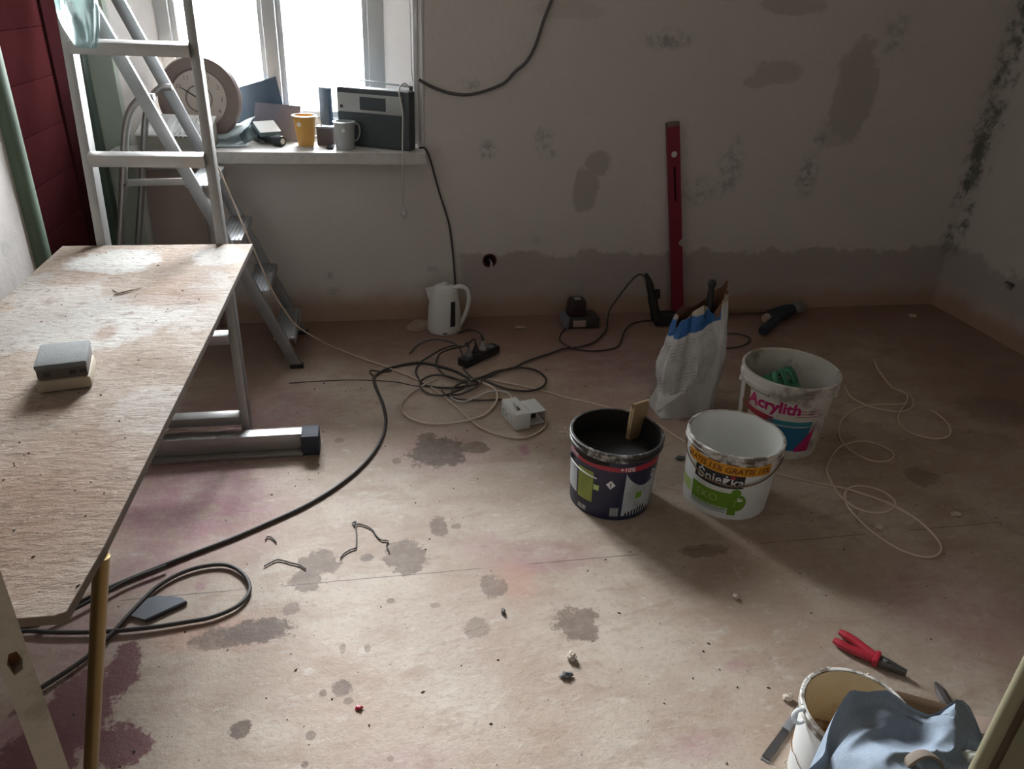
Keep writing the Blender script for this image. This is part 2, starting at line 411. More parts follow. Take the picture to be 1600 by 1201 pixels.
# door in the left wall: frame posts and a planked oxblood leaf
door = bpy.data.objects.new('door_1', None); COL.objects.link(door); door.location = (-1.15, 3.15, 0); struct(door)
obj('frame_post', MB().tube([(-1.105, 2.715, 0), (-1.105, 2.715, 2.06)], 0.045, 16, sq=0.9), M['green_paint'], door, 'round-edged green frame post nearer the camera')
obj('frame_post', MB().box((-1.12, 3.535, 1.03), (0.08, 0.07, 2.06), bev=0.012), M['dark_green'], door, 'dark green frame post beside the window corner')
obj('frame_head', MB().box((-1.12, 3.13, 2.04), (0.08, 0.75, 0.07), bev=0.01), M['green_paint'], door)
obj('door_stile', MB().box((-1.135, 3.38, 1.0), (0.04, 0.20, 2.0), bev=0.004), M['red_door_dark'], door)
obj('door_stile', MB().box((-1.135, 2.785, 1.0), (0.04, 0.05, 2.0), bev=0.004), M['red_door_dark'], door)
zz = 0.0
while zz < 1.98:
    h = min(0.165, 2.0-zz)
    obj('plank', MB().box((-1.140, 3.045, zz+h/2), (0.032, 0.462, h-0.0015), bev=0.0015), M['red_door'], door)
    zz += 0.165
# dark slot between leaf and far post
obj('rebate', MB().box((-1.15, 3.49, 1.0), (0.03, 0.02, 2.0)), M['dark_green'], door)

# window: frame, mullion, two sashes with glass, stone sill
win = bpy.data.objects.new('window_1', None); COL.objects.link(win); win.location = (-0.38, 3.92, 0.84); struct(win)
fr = MB()
for a, b in [((-0.872, 0.84), (-0.815, 2.75)), ((0.04, 0.84), (0.115, 2.75))]:
    fr.box(((a[0]+b[0])/2, 3.93, (a[1]+b[1])/2), (b[0]-a[0], 0.10, b[1]-a[1]), bev=0.005)
fr.box((-0.379, 3.93, 0.885), (0.90, 0.10, 0.09), bev=0.005)
fr.box((-0.379, 3.93, 2.715), (0.90, 0.10, 0.07), bev=0.005)
obj('window_frame', fr, M['white_paint'], win)
obj('mullion', MB().box((-0.392, 3.92, 1.81), (0.058, 0.115, 1.78), bev=0.006), M['white_paint'], win)
gl = bpy.data.materials.new('window_glass'); gl.use_nodes = True
gt = gl.node_tree; gt.nodes.clear()
o_ = gt.nodes.new('ShaderNodeOutputMaterial'); mx = gt.nodes.new('ShaderNodeMixShader'); tr = gt.nodes.new('ShaderNodeBsdfTransparent'); gs = gt.nodes.new('ShaderNodeBsdfGlossy')
fz = gt.nodes.new('ShaderNodeFresnel'); fz.inputs[0].default_value = 1.45; gs.inputs['Roughness'].default_value = 0.02
gt.links.new(fz.outputs[0], mx.inputs[0]); gt.links.new(tr.outputs[0], mx.inputs[1]); gt.links.new(gs.outputs[0], mx.inputs[2]); gt.links.new(mx.outputs[0], o_.inputs[0])
for xa, xb in ((-0.815, -0.421), (-0.363, 0.04)):
    s_ = MB()
    for x in (xa+0.012, xb-0.012): s_.box((x, 3.935, 1.805), (0.024, 0.06, 1.75), bev=0.004)
    for z in (0.942, 2.665): s_.box(((xa+xb)/2, 3.935, z), (xb-xa-0.048, 0.06, 0.03), bev=0.004)
    sash = obj('sash', s_, M['white_paint'], win)
    obj('pane', MB().box(((xa+xb)/2, 3.94, 1.805), (xb-xa-0.04, 0.004, 1.71)), gl, sash, smooth=0)
sl = MB().prism([(-1.045, 3.49), (0.272, 3.505), (0.272, 3.6), (0.268, 3.6), (0.125, 3.885), (-0.865, 3.885), (-1.0, 3.6), (-1.045, 3.6)], 0.792, 0.84)
obj('window_sill', sl, M['sill'], win, smooth=0)
# thin cable duct running down the right reveal
dc = obj('trim_1', MB().box((0.238, 3.628, 1.805), (0.018, 0.014, 1.89), bev=0.003).box((0.2675, 3.600, 1.795), (0.010, 0.012, 1.91), bev=0.003), M['white_paint'])
struct(dc)

# ------------------------------------------------------------------ materials of the things
def board_mat():
    k = NT('dusty_plywood', 0.8, spec=0.2); k.place = True
    w = k.math('MULTIPLY', k.math('SUBTRACT', k.noise(9, 5, 0.65), 0.5), 1.5)
    base = k.mix(k.ramp(k.noise(4, 6, 0.65), 0.36, 0.62), (0.225, 0.165, 0.12), (0.32, 0.265, 0.215))
    pale = k.maxall([k.blob((a[0], a[1]), (a[2], a[3]), w, 0.14, amt=q) for a, q in
        [((-0.7819,2.4561,0.1321,0.1188),0.85),((-0.633,2.0338,0.1468,0.1249),0.7),((-0.7099,1.8902,0.1514,0.1279),0.65),((-0.8729,2.2207,0.1362,0.1339),0.5),((-0.483,2.4938,0.0796,0.0949),0.6),((-0.8432,1.9831,0.0928,0.1856),0.5),((-0.5383,2.0042,0.0653,0.0749),0.6),((-0.4409,1.4705,0.1025,0.114),0.35),((-0.4558,2.0924,0.0686,0.254),0.35)]])
    base = k.mix(pale, base, (0.42, 0.415, 0.39))
    brn = k.maxall([k.blob((a[0], a[1]), (a[2], a[3]), w, 0.5, amt=q) for a, q in
        [((-0.563,2.1244,0.1198,0.0722),0.6),((-0.8462,2.2998,0.0705,0.059),0.5),((-0.6569,1.8859,0.0274,0.0508),0.6),((-0.5591,1.1348,0.1736,0.2566),0.6),((-0.6798,1.4952,0.0748,0.0527),0.5),((-0.5364,2.2539,0.0723,0.0456),0.4)]])
    base = k.mix(brn, base, (0.21, 0.125, 0.08))
    strands = k.ramp(k.noise(30, 7, 0.78, stretch=(0.75, 1.25, 1), distort=1.2), 0.5, 0.66, 0, 0.65)
    base = k.mix(strands, base, (0.12, 0.075, 0.052))
    base = k.mix(k.ramp(k.noise(70, 5, 0.7), 0.56, 0.72, 0, 0.45), base, (0.46, 0.42, 0.37))
    k.bump(k.noise(45, 6, 0.7, stretch=(0.6, 1.4, 1)), 0.7, 0.010)
    return k.out(base)
M['board'] = board_mat()
M['board_edge'] = plain('plywood_edge', (0.13, 0.095, 0.07), 0.85, var=0.3, scale=40)
M['alu'] = plain('dusty_aluminium', (0.34, 0.335, 0.32), 0.42, 0.6, var=0.12, scale=25, dirt=(0.36, 0.32, 0.28), dirt_amt=0.5)
M['alu_thin'] = plain('bright_aluminium', (0.32, 0.33, 0.335), 0.4, 0.7, var=0.1, scale=25)
M['tread'] = plain('ribbed_aluminium_tread', (0.38, 0.39, 0.395), 0.45, 0.7, var=0.1, scale=30)
M['black'] = plain('black_plastic', (0.018, 0.018, 0.02), 0.5, var=0.2)
M['black_cap'] = plain('dark_blue_grey_rubber', (0.025, 0.03, 0.045), 0.7, var=0.2)
M['post'] = plain('grey_weathered_timber', (0.42, 0.37, 0.29), 0.75, var=0.2, scale=30, dirt=(0.15, 0.125, 0.095), bump=0.3)
M['hole'] = plain('raw_drilled_wood', (0.20, 0.085, 0.03), 0.8, var=0.2)
M['brass'] = plain('brass', (0.20, 0.135, 0.055), 0.32, 0.85, var=0.15, scale=20)
M['white_plastic'] = plain('white_plastic', (0.68, 0.69, 0.67), 0.4, var=0.04, scale=8)
M['white_in'] = plain('clean_white_bucket_inside', (0.74, 0.75, 0.72), 0.5, var=0.03, scale=6)
M['white_dirty'] = plain('smeared_white_plastic', (0.60, 0.58, 0.53), 0.5, var=0.08, scale=16, dirt=(0.16, 0.12, 0.085), dirt_amt=0.75)
M['smeared_rim'] = plain('white_rim_with_brown_smears', (0.62, 0.60, 0.55), 0.5, var=0.08, scale=30, dirt=(0.11, 0.08, 0.055), dirt_amt=0.95, dirt_lo=0.43)
M['dark_rim'] = plain('rim_with_dark_smears', (0.035, 0.03, 0.027), 0.5, var=0.3, scale=34, dirt=(0.5, 0.48, 0.44), dirt_amt=0.9)
M['dark_in'] = plain('dark_bucket_inside', (0.009, 0.008, 0.0075), 0.85, var=0.25, scale=12)
M['navy'] = plain('navy_bucket_print', (0.018, 0.020, 0.050), 0.4, var=0.15)
M['crimson'] = plain('red_print', (0.35, 0.02, 0.04), 0.45, var=0.1)
M['lime'] = plain('yellow_green_print', (0.27, 0.32, 0.06), 0.45, var=0.08)
M['palegrey'] = plain('pale_grey_print', (0.42, 0.46, 0.48), 0.45, var=0.1, dirt=(0.15, 0.13, 0.12), dirt_amt=0.5)
M['ink_white'] = plain('white_print', (0.72, 0.72, 0.72), 0.5, var=0.03)
M['ink_black'] = plain('black_print', (0.02, 0.02, 0.022), 0.5, var=0.1)
M['ink_grey'] = plain('grey_print', (0.18, 0.18, 0.18), 0.5, var=0.1)
M['amber'] = plain('amber_print', (0.68, 0.30, 0.02), 0.45, var=0.06)
M['ink_brown'] = plain('brown_print', (0.16, 0.055, 0.01), 0.5, var=0.1)
M['leaf'] = plain('leaf_green_print', (0.13, 0.27, 0.018), 0.45, var=0.08)
M['ink_ltgreen'] = plain('light_green_print', (0.42, 0.55, 0.18), 0.45, var=0.05)
M['cyan'] = plain('blue_print', (0.012, 0.14, 0.27), 0.45, var=0.08)
M['teal'] = plain('teal_print', (0.03, 0.22, 0.28), 0.45, var=0.08)
M['magenta'] = plain('magenta_print', (0.45, 0.012, 0.13), 0.45, var=0.08)
M['cream_in'] = plain('bucket_inside_with_dried_filler', (0.62, 0.50, 0.32), 0.45, var=0.2, scale=14, dirt=(0.32, 0.17, 0.065), dirt_amt=0.7)
M['residue'] = plain('wet_brown_residue', (0.20, 0.105, 0.045), 0.25, var=0.35, scale=22, dirt=(0.36, 0.36, 0.31), dirt_amt=0.8)
M['wire'] = plain('steel_wire', (0.42, 0.40, 0.37), 0.4, 0.7, var=0.15)
M['wire_brown'] = plain('dirty_brown_wire', (0.20, 0.13, 0.08), 0.5, 0.5, var=0.2)

# ------------------------------------------------------------------ work board
t = thing('work_board', 'long dusty plywood board laid as a worktop across the aluminium ladder', 'board', (-0.69, 1.76, 0.68))
poly = [(-0.985, 2.624), (-0.389, 2.624), (-0.403, 1.95), (-0.430, 1.03), (-0.441, 0.89), (-0.455, 0.884), (-0.90, 0.895), (-0.985, 0.93)]
def panel(poly, z0, z1):
    return MB().prism(poly, z0, z1)
obj('panel', panel(poly, 0.683, 0.6985), M['board_edge'], t, smooth=0)
top = [(x*0.9985-0.001, y*0.9992+0.001) for x, y in poly]
obj('dusty_face', panel(top, 0.6985, 0.7002), M['board'], t, 'dust-covered upper face with pale plaster patches', smooth=0)

# ------------------------------------------------------------------ aluminium rung ladder carrying the board
lt = thing('rung_ladder', 'tall aluminium rung ladder with a stabiliser bar, standing through the end of the work board', 'ladder', (-0.64, 2.43, 0.0))
def lad(z, x): return Vector((x - 0.05*z, 2.434 + 0.27*z, z))
up_l = (lad(1, 0)-lad(0, 0)).normalized()
for x, lab in ((-0.835, None), (-0.459, None)):
    mb = MB()
    a, b = lad(0.004, x), lad(2.05, x)
    # hollow-looking channel: web plus two lips
    off = Vector((0, 0.037, 0))
    mb.beam(a+off, b+off, 0.030, 0.062, (1, 0, 0), 0.005)
    obj('stile', mb, M['alu'], lt)
for z in (0.113, 0.392, 0.660, 0.965, 1.292, 1.575, 1.85):
    a, b = lad(z, -0.825), lad(z, -0.469)
    obj('rung', MB().beam(a, b, 0.040, 0.038, (0, -0.25, 1), 0.005), M['alu'], lt)
sb = MB()
sb.box((-0.64, 2.412, 0.046), (0.83, 0.05, 0.062), bev=0.003)
sb.box((-0.64, 2.375, 0.008), (0.83, 0.030, 0.014), bev=0.002)
bar = obj('stabiliser_bar', sb, M['alu'], lt)
for x in (-1.03, -0.235):
    obj('end_cap', MB().box((x, 2.400, 0.041), (0.062, 0.082, 0.08), bev=0.006), M['black_cap'], bar, 'dark rubber end cap')
for x in (-0.835, -0.459):
    obj('rubber_foot', MB().box((x, 2.468, 0.006), (0.034, 0.064, 0.012), bev=0.003), M['black'], lt)

# teal plastic bag hanging on the upper rung
bg = NT('thin_teal_plastic', 0.25)
bg.b.inputs['Transmission Weight'].default_value = 0.45; bg.b.inputs['Alpha'].default_value = 0.8
M['teal_bag'] = bg.out(bg.mix(bg.noise(12, 4), (0.20, 0.31, 0.31), (0.38, 0.50, 0.50)))
bx, by, bz = lad(1.292, -0.775)
def bagf(u, v):
    a = 2*PI*u
    r_ = 0.014 + 0.044*math.sin(PI*min(1, v*0.92+0.02))**0.7
    r_ *= 1 + 0.22*noise.noise((math.cos(a)*1.6, math.sin(a)*1.6, v*3.0)) + 0.1*math.sin(5*a+6*v)
    return (bx+0.01 + r_*1.0*math.cos(a), by-0.045 + r_*0.55*math.sin(a), bz+0.36 - 0.36*v)
tag(obj('plastic_bag', MB().grid(bagf, 28, 18), M['teal_bag'], loc=(bx, by-0.045, bz)), 'crumpled translucent teal plastic bag hanging on the rung ladder', 'bag')

# ------------------------------------------------------------------ folding step ladder by the window
sl_t = thing('step_ladder', 'aluminium step ladder with flat treads standing under the window sill', 'ladder', (-0.62, 3.26, 0.0))
YN, YF = 3.085, 3.455
def st(z, y): return Vector((-0.328 - 0.405*z, y, z))
for y, lab in ((YN, None), (YF, None)):
    mb = MB()
    mb.beam(st(0.012, y), st(1.75, y), 0.046, 0.020, (1, 0, 0.4), 0.003)
    s_ = obj('stile', mb, M['alu_thin'], sl_t)
    obj('rubber_foot', MB().box(st(0.010, y), (0.058, 0.028, 0.02), bev=0.004), M['black'], s_)
for z in (0.135, 0.352, 0.568, 0.785, 1.60):
    c = st(z, (YN+YF)/2)
    mb = MB().box(c + Vector((0.01, 0, 0)), (0.095, YF-YN-0.022, 0.010), bev=0.002)
    mb.box(c + Vector((0.054, 0, -0.009)), (0.006, YF-YN-0.022, 0.028), bev=0.002)
    for q in range(6):
        mb.box(c + Vector((-0.028+q*0.015, 0, 0.0062)), (0.005, YF-YN-0.03, 0.003))
    obj('tread', mb, M['tread'], sl_t)
for y in (YN+0.032, YF-0.032):
    p = spline([(-1.075, y, 0.012), (-0.985, y, 0.45), (-0.905, y, 0.80), (-0.868, y, 0.97), (-0.835, y, 1.055), (-0.79, y, 1.10), (-0.745, y, 1.105)], 6)
    s_ = obj('rear_leg', MB().tube(p, 0.021, 14, sq=0.62), M['alu'], sl_t)
    obj('rivet', MB().ball((-0.907, y-0.015, 0.79), (0.010, 0.005, 0.010), 10, 6), M['black'], s_)
    obj('rubber_foot', MB().lathe([(0, 0), (0.018, 0), (0.018, 0.03), (0, 0.03)], (-1.075, y, 0.0), 12), M['black'], s_)
for y in (YN+0.034, YF-0.034):
    obj('spreader_bar', MB().beam((-0.905, y, 0.792), (-0.652, y, 0.800), 0.026, 0.006, (0, 0, 1), 0.001), M['alu'], sl_t)
obj('cross_tube', MB().tube([(-1.0, YN+0.03, 0.385), (-1.0, YF-0.03, 0.385)], 0.013, 10), M['alu'], sl_t)

# thin brown sheet set against the wall under the sill
M['brown_sheet'] = plain('brown_panel_colour', (0.30, 0.225, 0.19), 0.75, var=0.12, scale=7)
M['batten'] = plain('dark_brown_batten', (0.17, 0.115, 0.095), 0.75, var=0.12, scale=7)
mb = MB().beam((-0.835, 3.545, 0.0), (-0.835, 3.585, 0.765), 0.235, 0.008, (1, 0, 0), 0.002)
tag(obj('brown_panel', mb, M['brown_sheet'], loc=(-0.835, 3.55, 0)), 'brown sheet leaning on the wall under the sill behind the step ladder', 'board')

# ------------------------------------------------------------------ timber post and brass pole in the near left corner
pr = Matrix.Rotation(math.radians(30), 3, 'Z')
t = thing('timber_post', 'grey timber post with a drilled mortise hole in the lower left corner', 'post', (-0.477, 0.795, 0.0))
def postpoly(y0, y1): return [(-0.0165, y0), (0.0165, y0), (0.0165, y1), (-0.0165, y1)]
pc = Vector((-0.4587, 0.7743, 0))        # middle of the lit front face on the ground
mb = MB().prism(postpoly(0.0, 0.05), 0.0, 0.98, rot=pr, c=pc)
post_o = obj('shaft', mb, M['post'], t, smooth=0)
zc = 0.727
bpy.context.view_layer.update()
cut(post_o, MB().prism([(a*0.0085, b*0.018) for a, b in [(-0.6, -1), (0.6, -0.8), (1, 0.1), (0.6, 1), (-0.4, 1), (-1, 0.2)]], -0.05, 0.02, 'y', rot=pr, c=pc + Vector((0, 0, zc))))
obj('mortise_lining', MB().prism([(a*0.0085, b*0.018) for a, b in [(-0.6, -1), (0.6, -0.8), (1, 0.1), (0.6, 1), (-0.4, 1), (-1, 0.2)]], 0.0185, 0.0205, 'y', rot=pr, c=pc + Vector((0, 0, zc))), M['hole'], t, 'orange-brown raw wood inside the hole', smooth=0)

t = thing('brass_pole', 'slanting brass pole propping the near edge of the work board', 'pole', (-0.59, 1.02, 0.0))
obj('shaft', MB().tube([(-0.59, 1.02, 0.003), (-0.437, 1.03, 0.682)], 0.0125, 20), M['brass'], t, smooth=50)
obj('ferrule', MB().tube([(-0.592, 1.02, 0.0), (-0.587, 1.02, 0.03)], 0.0145, 20), M['black'], t)

# ------------------------------------------------------------------ buckets
class Cone:
    """surface of a bucket, used to lay print on it; angles in degrees, 0 faces +X"""
    def __init__(s, r0, r1, h): s.r0, s.r1, s.h = r0, r1, h
    def r(s, z): return s.r0 + (s.r1-s.r0)*z/s.h
    def at(s, deg, z, off=0.0008):
        a = math.radians(deg); q = s.r(z) + off
        return (q*math.cos(a), q*math.sin(a), z)
    def patch(s, d0, d1, zlo, zhi, nu=14, nv=4, off=0.0006):
        lo = zlo if callable(zlo) else (lambda u: zlo); hi = zhi if callable(zhi) else (lambda u: zhi)
        return MB().grid(lambda u, v: s.at(d0+(d1-d0)*u, lo(u)+(hi(u)-lo(u))*v, off), nu, nv)
    def wrap(s, flat, deg, z, off=0.0012, slope=0.0):
        """flat = list of (x, y) verts + faces, x metres to the right from deg"""
        mb = MB(); rm = s.r(z)
        mb.add([s.at(deg + math.degrees(x/rm), z + y + slope*x, off) for x, y in flat.v], flat.f); return mb
    def poly(s, pts, deg, z, off=0.0009):
        f = MB(); f.add([(p[0], p[1]) for p in pts], [tuple(range(len(pts)))]); return s.wrap(f, deg, z, off)

def letters(body, size, bold=0.0, align='LEFT', slant=0.0):
    c = bpy.data.curves.new('lettering', 'FONT'); c.body = body; c.size = size; c.align_x = align
    c.offset = bold; c.shear = slant; c.resolution_u = 2; c.fill_mode = 'FRONT'
    o = bpy.data.objects.new('lettering', c); COL.objects.link(o)
    dg = bpy.context.evaluated_depsgraph_get()
    me = bpy.data.meshes.new_from_object(o.evaluated_get(dg))
    mb = MB(); mb.v = [(v.co.x, v.co.y) for v in me.vertices]; mb.f = [tuple(p.vertices) for p in me.polygons]
    bpy.data.objects.remove(o); bpy.data.curves.remove(c); bpy.data.meshes.remove(me)
    return mb

def bucket(name, label, loc, R, h, r0, mats, lip=0.030, fill=None, group=None):
    """tub: tapered wall with a hollow inside, a stepped rim collar and a rolled lip"""
    t = thing(name, label, 'bucket', loc, group)
    Ro = R - 0.007                                   # wall below the rim
    cn = Cone(r0, Ro, h)
    w = 0.003
    prof = [(0.001, 0.004), (r0-0.010, 0.004), (r0-0.006, 0.0), (r0-0.001, 0.0), (r0, 0.006), (cn.r(h*0.5), h*0.5), (cn.r(h-lip-0.004), h-lip-0.004), (cn.r(h-lip), h-lip)]
    body = MB().lathe(prof + [(cn.r(h-0.01)-w, h-0.01)], seg=64)
    obj('body', body, mats['body'], t, world=False)
    inner = MB().lathe([(Ro-w-0.001, h-0.002), (cn.r(h*0.6)-w-0.001, h*0.6), (cn.r(h*0.3)-w-0.001, h*0.3), (r0-w, 0.012), (r0-w-0.01, 0.008), (0.001, 0.008)], seg=64)
    obj('inside_wall', inner, mats['inside'], t, mats.get('inside_label'), world=False)
    rim = MB().lathe([(cn.r(h-lip)-0.001, h-lip), (R-0.001, h-lip+0.002), (R-0.0005, h-lip+0.010), (R-0.004, h-lip+0.012), (R-0.004, h-0.010), (R, h-0.008), (R, h-0.002), (R-0.003, h), (Ro-w+0.001, h), (Ro-w-0.001, h-0.006)], seg=64)
    obj('rim', rim, mats['rim'], t, world=False)
    return t, cn
def ear(t, cn, deg, z, mat, side=0.0):
    a = math.radians(deg); r_ = cn.r(z) + 0.006
    rot = Matrix.Rotation(a, 3, 'Z') @ Matrix.Rotation(PI/2, 3, 'Y')
    obj('handle_ear', MB().lathe([(0.004, 0), (0.013, 0), (0.013, 0.007), (0.009, 0.010), (0.004, 0.010)], (r_*math.cos(a)-0.006*math.cos(a), r_*math.sin(a)-0.006*math.sin(a), z), 16, rot, close=True), mat, t, world=False)
def bail(t, cn, d0, d1, z, drop, mat, rad=0.0022, lift=0.010, s0=0.0, s1=1.0):
    pts = []
    for i in range(41):
        u = s0 + (s1-s0)*i/40
        zz = z - drop*math.sin(PI*u)**0.8
        pts.append(cn.at(d0+(d1-d0)*u, zz, lift))
    return obj('handle', MB().tube(pts, rad, 8), mat, t, world=False)

# black bucket with navy print
t, cn = bucket('paint_bucket', 'black-lined bucket with navy and red print and a cardboard piece leaning in it', (0.7644, 1.9961, 0.0), 0.153, 0.257, 0.1345,
               dict(body=M['navy'], inside=M['dark_in'], rim=M['dark_rim']))
CAM = -111.0     # this side faces the camera
lab = obj('label_band', cn.patch(CAM-72, CAM+75, 0.192, lambda u: 0.212 + 0.004*math.sin(9*u), 40, 2), M['crimson'], t, 'red band under the rim', world=False)
obj('lettering', cn.wrap(letters('+10%', 0.022, 0.0004), CAM+10, 0.194), M['ink_white'], lab, world=False)
obj('lettering', cn.wrap(letters('GRATIS', 0.021, 0.0004), CAM-78, 0.1945), M['palegrey'], lab, world=False)
obj('smear', cn.patch(CAM-60, CAM-4, lambda u: 0.211-0.006*math.sin(PI*u), 0.226, 30, 2, 0.0010), M['dark_in'], t, 'dark smear running below the rim', world=False)
gp = obj('label_panel', cn.patch(CAM-48, CAM-23, 0.055, 0.172), M['lime'], t, 'yellow-green label panel', world=False)
for q in range(7):
    mb = cn.patch(CAM-45, CAM-45+(7+ (q*37 % 13)), 0.155-q*0.012, 0.1575-q*0.012, 6, 1, 0.0012)
    obj('print_line', mb, M['leaf'], gp, world=False)
obj('label_panel', cn.patch(CAM-80, CAM-51, 0.06, lambda u: 0.168-0.02*u), M['palegrey'], t, 'white label panel at the left edge', world=False)
ft = cn.patch(CAM-22, CAM-14.5, 0.108, 0.128, 4, 2); ft.v += []
obj('label_tab', ft, M['ink_ltgreen'], t, 'small pale leaf mark', world=False)
lp = obj('label_panel', cn.patch(CAM+19, CAM+74, 0.018, lambda u: 0.188-0.052*math.sin(PI*min(1, u*1.0))**0.7-0.012*u, 30, 4), M['palegrey'], t, 'large pale grey label panel with dark drips', world=False)
obj('print_block', cn.patch(CAM+36, CAM+46, 0.082, 0.108, 4, 2, 0.0012), M['leaf'], lp, 'small green square', world=False)
for q in range(9):
    d = CAM+24+q*4.6; hgt = 0.012+0.022*((q*29 % 7)/7)
    obj('drip', cn.patch(d, d+2.4, 0.016, 0.018+hgt, 3, 2, 0.0014), M['dark_in'], lp, world=False)
obj('lettering', cn.wrap(letters('D', 0.036, 0.0005), CAM+58, 0.150), M['ink_white'], t, world=False)
hd = obj('hazard_mark', cn.poly([(0, -0.017), (0.015, 0), (0, 0.017), (-0.015, 0)], CAM+0.5, 0.140), M['ink_white'], t, 'white hazard diamond', world=False)
obj('lettering', cn.wrap(letters('!', 0.021, 0.0009, 'CENTER'), CAM+0.5, 0.1325, 0.0016), M['ink_black'], hd, world=False)
for q in range(6):
    obj('barcode_bar', cn.patch(CAM-46+q*2.6, CAM-44.8+q*2.6, 0.012, 0.030, 2, 1), M['ink_white'], t, world=False)
bc = obj('label_panel', cn.patch(CAM+3, CAM+15, 0.016, 0.052, 5, 2), M['ink_grey'], t, 'grey barcode label', world=False)
for q in range(4):
    obj('barcode_bar', cn.patch(CAM+4+q*2.7, CAM+5.3+q*2.7, 0.02, 0.048, 2, 1, 0.0012), M['palegrey'], bc, world=False)
obj('filler_residue', MB().lathe([(0.001, 0.172), (0.05, 0.176), (0.10, 0.173), (0.142, 0.176)], seg=48), M['dark_in'], t, world=False)
ear(t, cn, CAM-68, 0.176, M['black'])
bail(t, cn, CAM-68, CAM+112, 0.176, 0.022, M['white_plastic'], 0.0024, 0.008, 0.0, 0.28)

# white bucket
CAM = -120.5
t, cn = bucket('paint_bucket', 'clean white bucket with an amber GRATIS band and green label', (1.1608, 1.9529, 0.0), 0.1588, 0.2504, 0.1385,
               dict(body=M['white_plastic'], inside=M['white_in'], rim=M['smeared_rim']))
lab = obj('label_band', cn.patch(CAM-62, CAM+56, 0.176, 0.2125, 40, 2), M['amber'], t, 'amber band', world=False)
obj('lettering', cn.wrap(letters('GRATIS 15% GRATIS 15%', 0.0285, 0.0007, slant=0.15), CAM-66, 0.184), M['ink_brown'], lab, world=False)
dk = obj('label_panel', cn.patch(CAM-44, CAM+22, lambda u: 0.128-0.006*math.sin(PI*u), 0.1755, 24, 3, 0.0007), M['ink_black'], t, 'dark brand panel', world=False)
obj('lettering', cn.wrap(letters('\u015anie\u017cka', 0.048, 0.0006), CAM-40, 0.1345), M['ink_white'], dk, world=False)
obj('print_dot', cn.patch(CAM+4, CAM+10, 0.162, 0.173, 4, 2, 0.0013), M['crimson'], dk, world=False)
gp = obj('label_panel', cn.patch(CAM-46, CAM+18, 0.045, lambda u: 0.108-0.004*math.sin(PI*u), 24, 3), M['leaf'], t, 'green label panel', world=False)
obj('lettering', cn.wrap(letters('EKO', 0.040, -0.0005), CAM-38, 0.063), M['ink_ltgreen'], gp, world=False)
arc = MB()
pts = [(0.020*math.cos(a), 0.024*math.sin(a)) for a in [2*PI*i/24 for i in range(24)]]
obj('leaf_mark', cn.poly([(x*1.25, y*1.35) for x, y in pts], CAM+20, 0.070, 0.0010), M['leaf'], t, 'round green leaf mark', world=False)
obj('leaf_mark', cn.poly([(x*0.8, y*0.62) for x, y in pts], CAM+15, 0.110, 0.0011), M['leaf'], t, 'small green leaf lobe', world=False)
obj('leaf_mark', cn.patch(CAM+8, CAM+19, 0.020, 0.060, 5, 3, 0.0010), M['leaf'], t, 'green leaf stalk', world=False)
cv = MB(); o2 = [(0.017*math.cos(a), 0.020*math.sin(a)) for a in [PI*0.25+PI*1.0*i/12 for i in range(13)]]; i2 = [(x*0.86, y*0.86) for x, y in o2]
cv.add(o2+i2, [(i, i+1, 14+i, 13+i) for i in range(12)])
obj('curl_mark', cn.wrap(cv, CAM+21, 0.068, 0.0016), M['ink_ltgreen'], t, world=False)
obj('label_strip', cn.patch(CAM-46, CAM+6, 0.024, 0.036, 20, 1), M['palegrey'], t, 'pale strip below the green panel', world=False)
obj('label_strip', cn.patch(CAM-46, CAM+8, 0.0375, 0.0415, 20, 1), M['leaf'], t, world=False)
obj('label_panel', cn.patch(CAM-78, CAM-50, 0.05, 0.092, 10, 2), M['ink_ltgreen'], t, 'pale green side mark', world=False)
for q in range(5):
    d = CAM-50+q*23
    obj('smear', cn.patch(d, d+9+(q*7 % 8), 0.2135, 0.219, 6, 1, 0.0012), M['wire_brown'], t, world=False)
for d in (CAM-82, CAM+82): ear(t, cn, d, 0.222, M['white_dirty'])
bail(t, cn, CAM-82, CAM+82, 0.222, 0.083, M['wire_brown'], 0.0026, 0.009)

# filler bucket further back
CAM = -123.5
t, cn = bucket('filler_bucket', 'dusty white bucket with magenta lettering and blue label at the back', (1.527, 2.286, 0.0), 0.1786, 0.31, 0.150,
               dict(body=M['white_dirty'], inside=M['white_dirty'], rim=M['white_dirty']), lip=0.045)
obj('lettering', cn.wrap(letters('Acrylith', 0.062, 0.0022), CAM-46, 0.196), M['magenta'], t, 'magenta brand lettering', world=False)
for q in range(8):
    obj('print_mark', cn.patch(CAM-44+q*3.4, CAM-42+q*3.4, 0.246, 0.254, 2, 1), M['ink_grey'], t, world=False)
obj('label_strip', cn.patch(CAM-62, CAM-8, lambda u: 0.166-0.02*u, lambda u: 0.184-0.012*u, 16, 1), M['crimson'], t, 'red strip', world=False)
obj('label_panel', cn.patch(CAM-20, CAM+43, 0.040, 0.142, 20, 4), M['cyan'], t, 'blue label panel', world=False)
obj('label_strip', cn.patch(CAM-16, CAM+44, 0.146, 0.166, 20, 2), M['teal'], t, 'teal strip', world=False)
obj('label_corner', cn.patch(CAM+28, CAM+50, 0.035, lambda u: 0.05+0.09*u, 10, 3, 0.0012), M['magenta'], t, 'magenta corner', world=False)
for q in range(3):
    obj('print_mark', cn.patch(CAM+18, CAM+52, 0.186+q*0.012, 0.189+q*0.012, 8, 1), M['crimson'], t, world=False)
obj('rim_latch', MB().box(cn.at(CAM+24, 0.279, 0.010), (0.045, 0.008, 0.016), Matrix.Rotation(math.radians(CAM+24+90), 3, 'Z'), 0.002), M['white_dirty'], t, world=False)
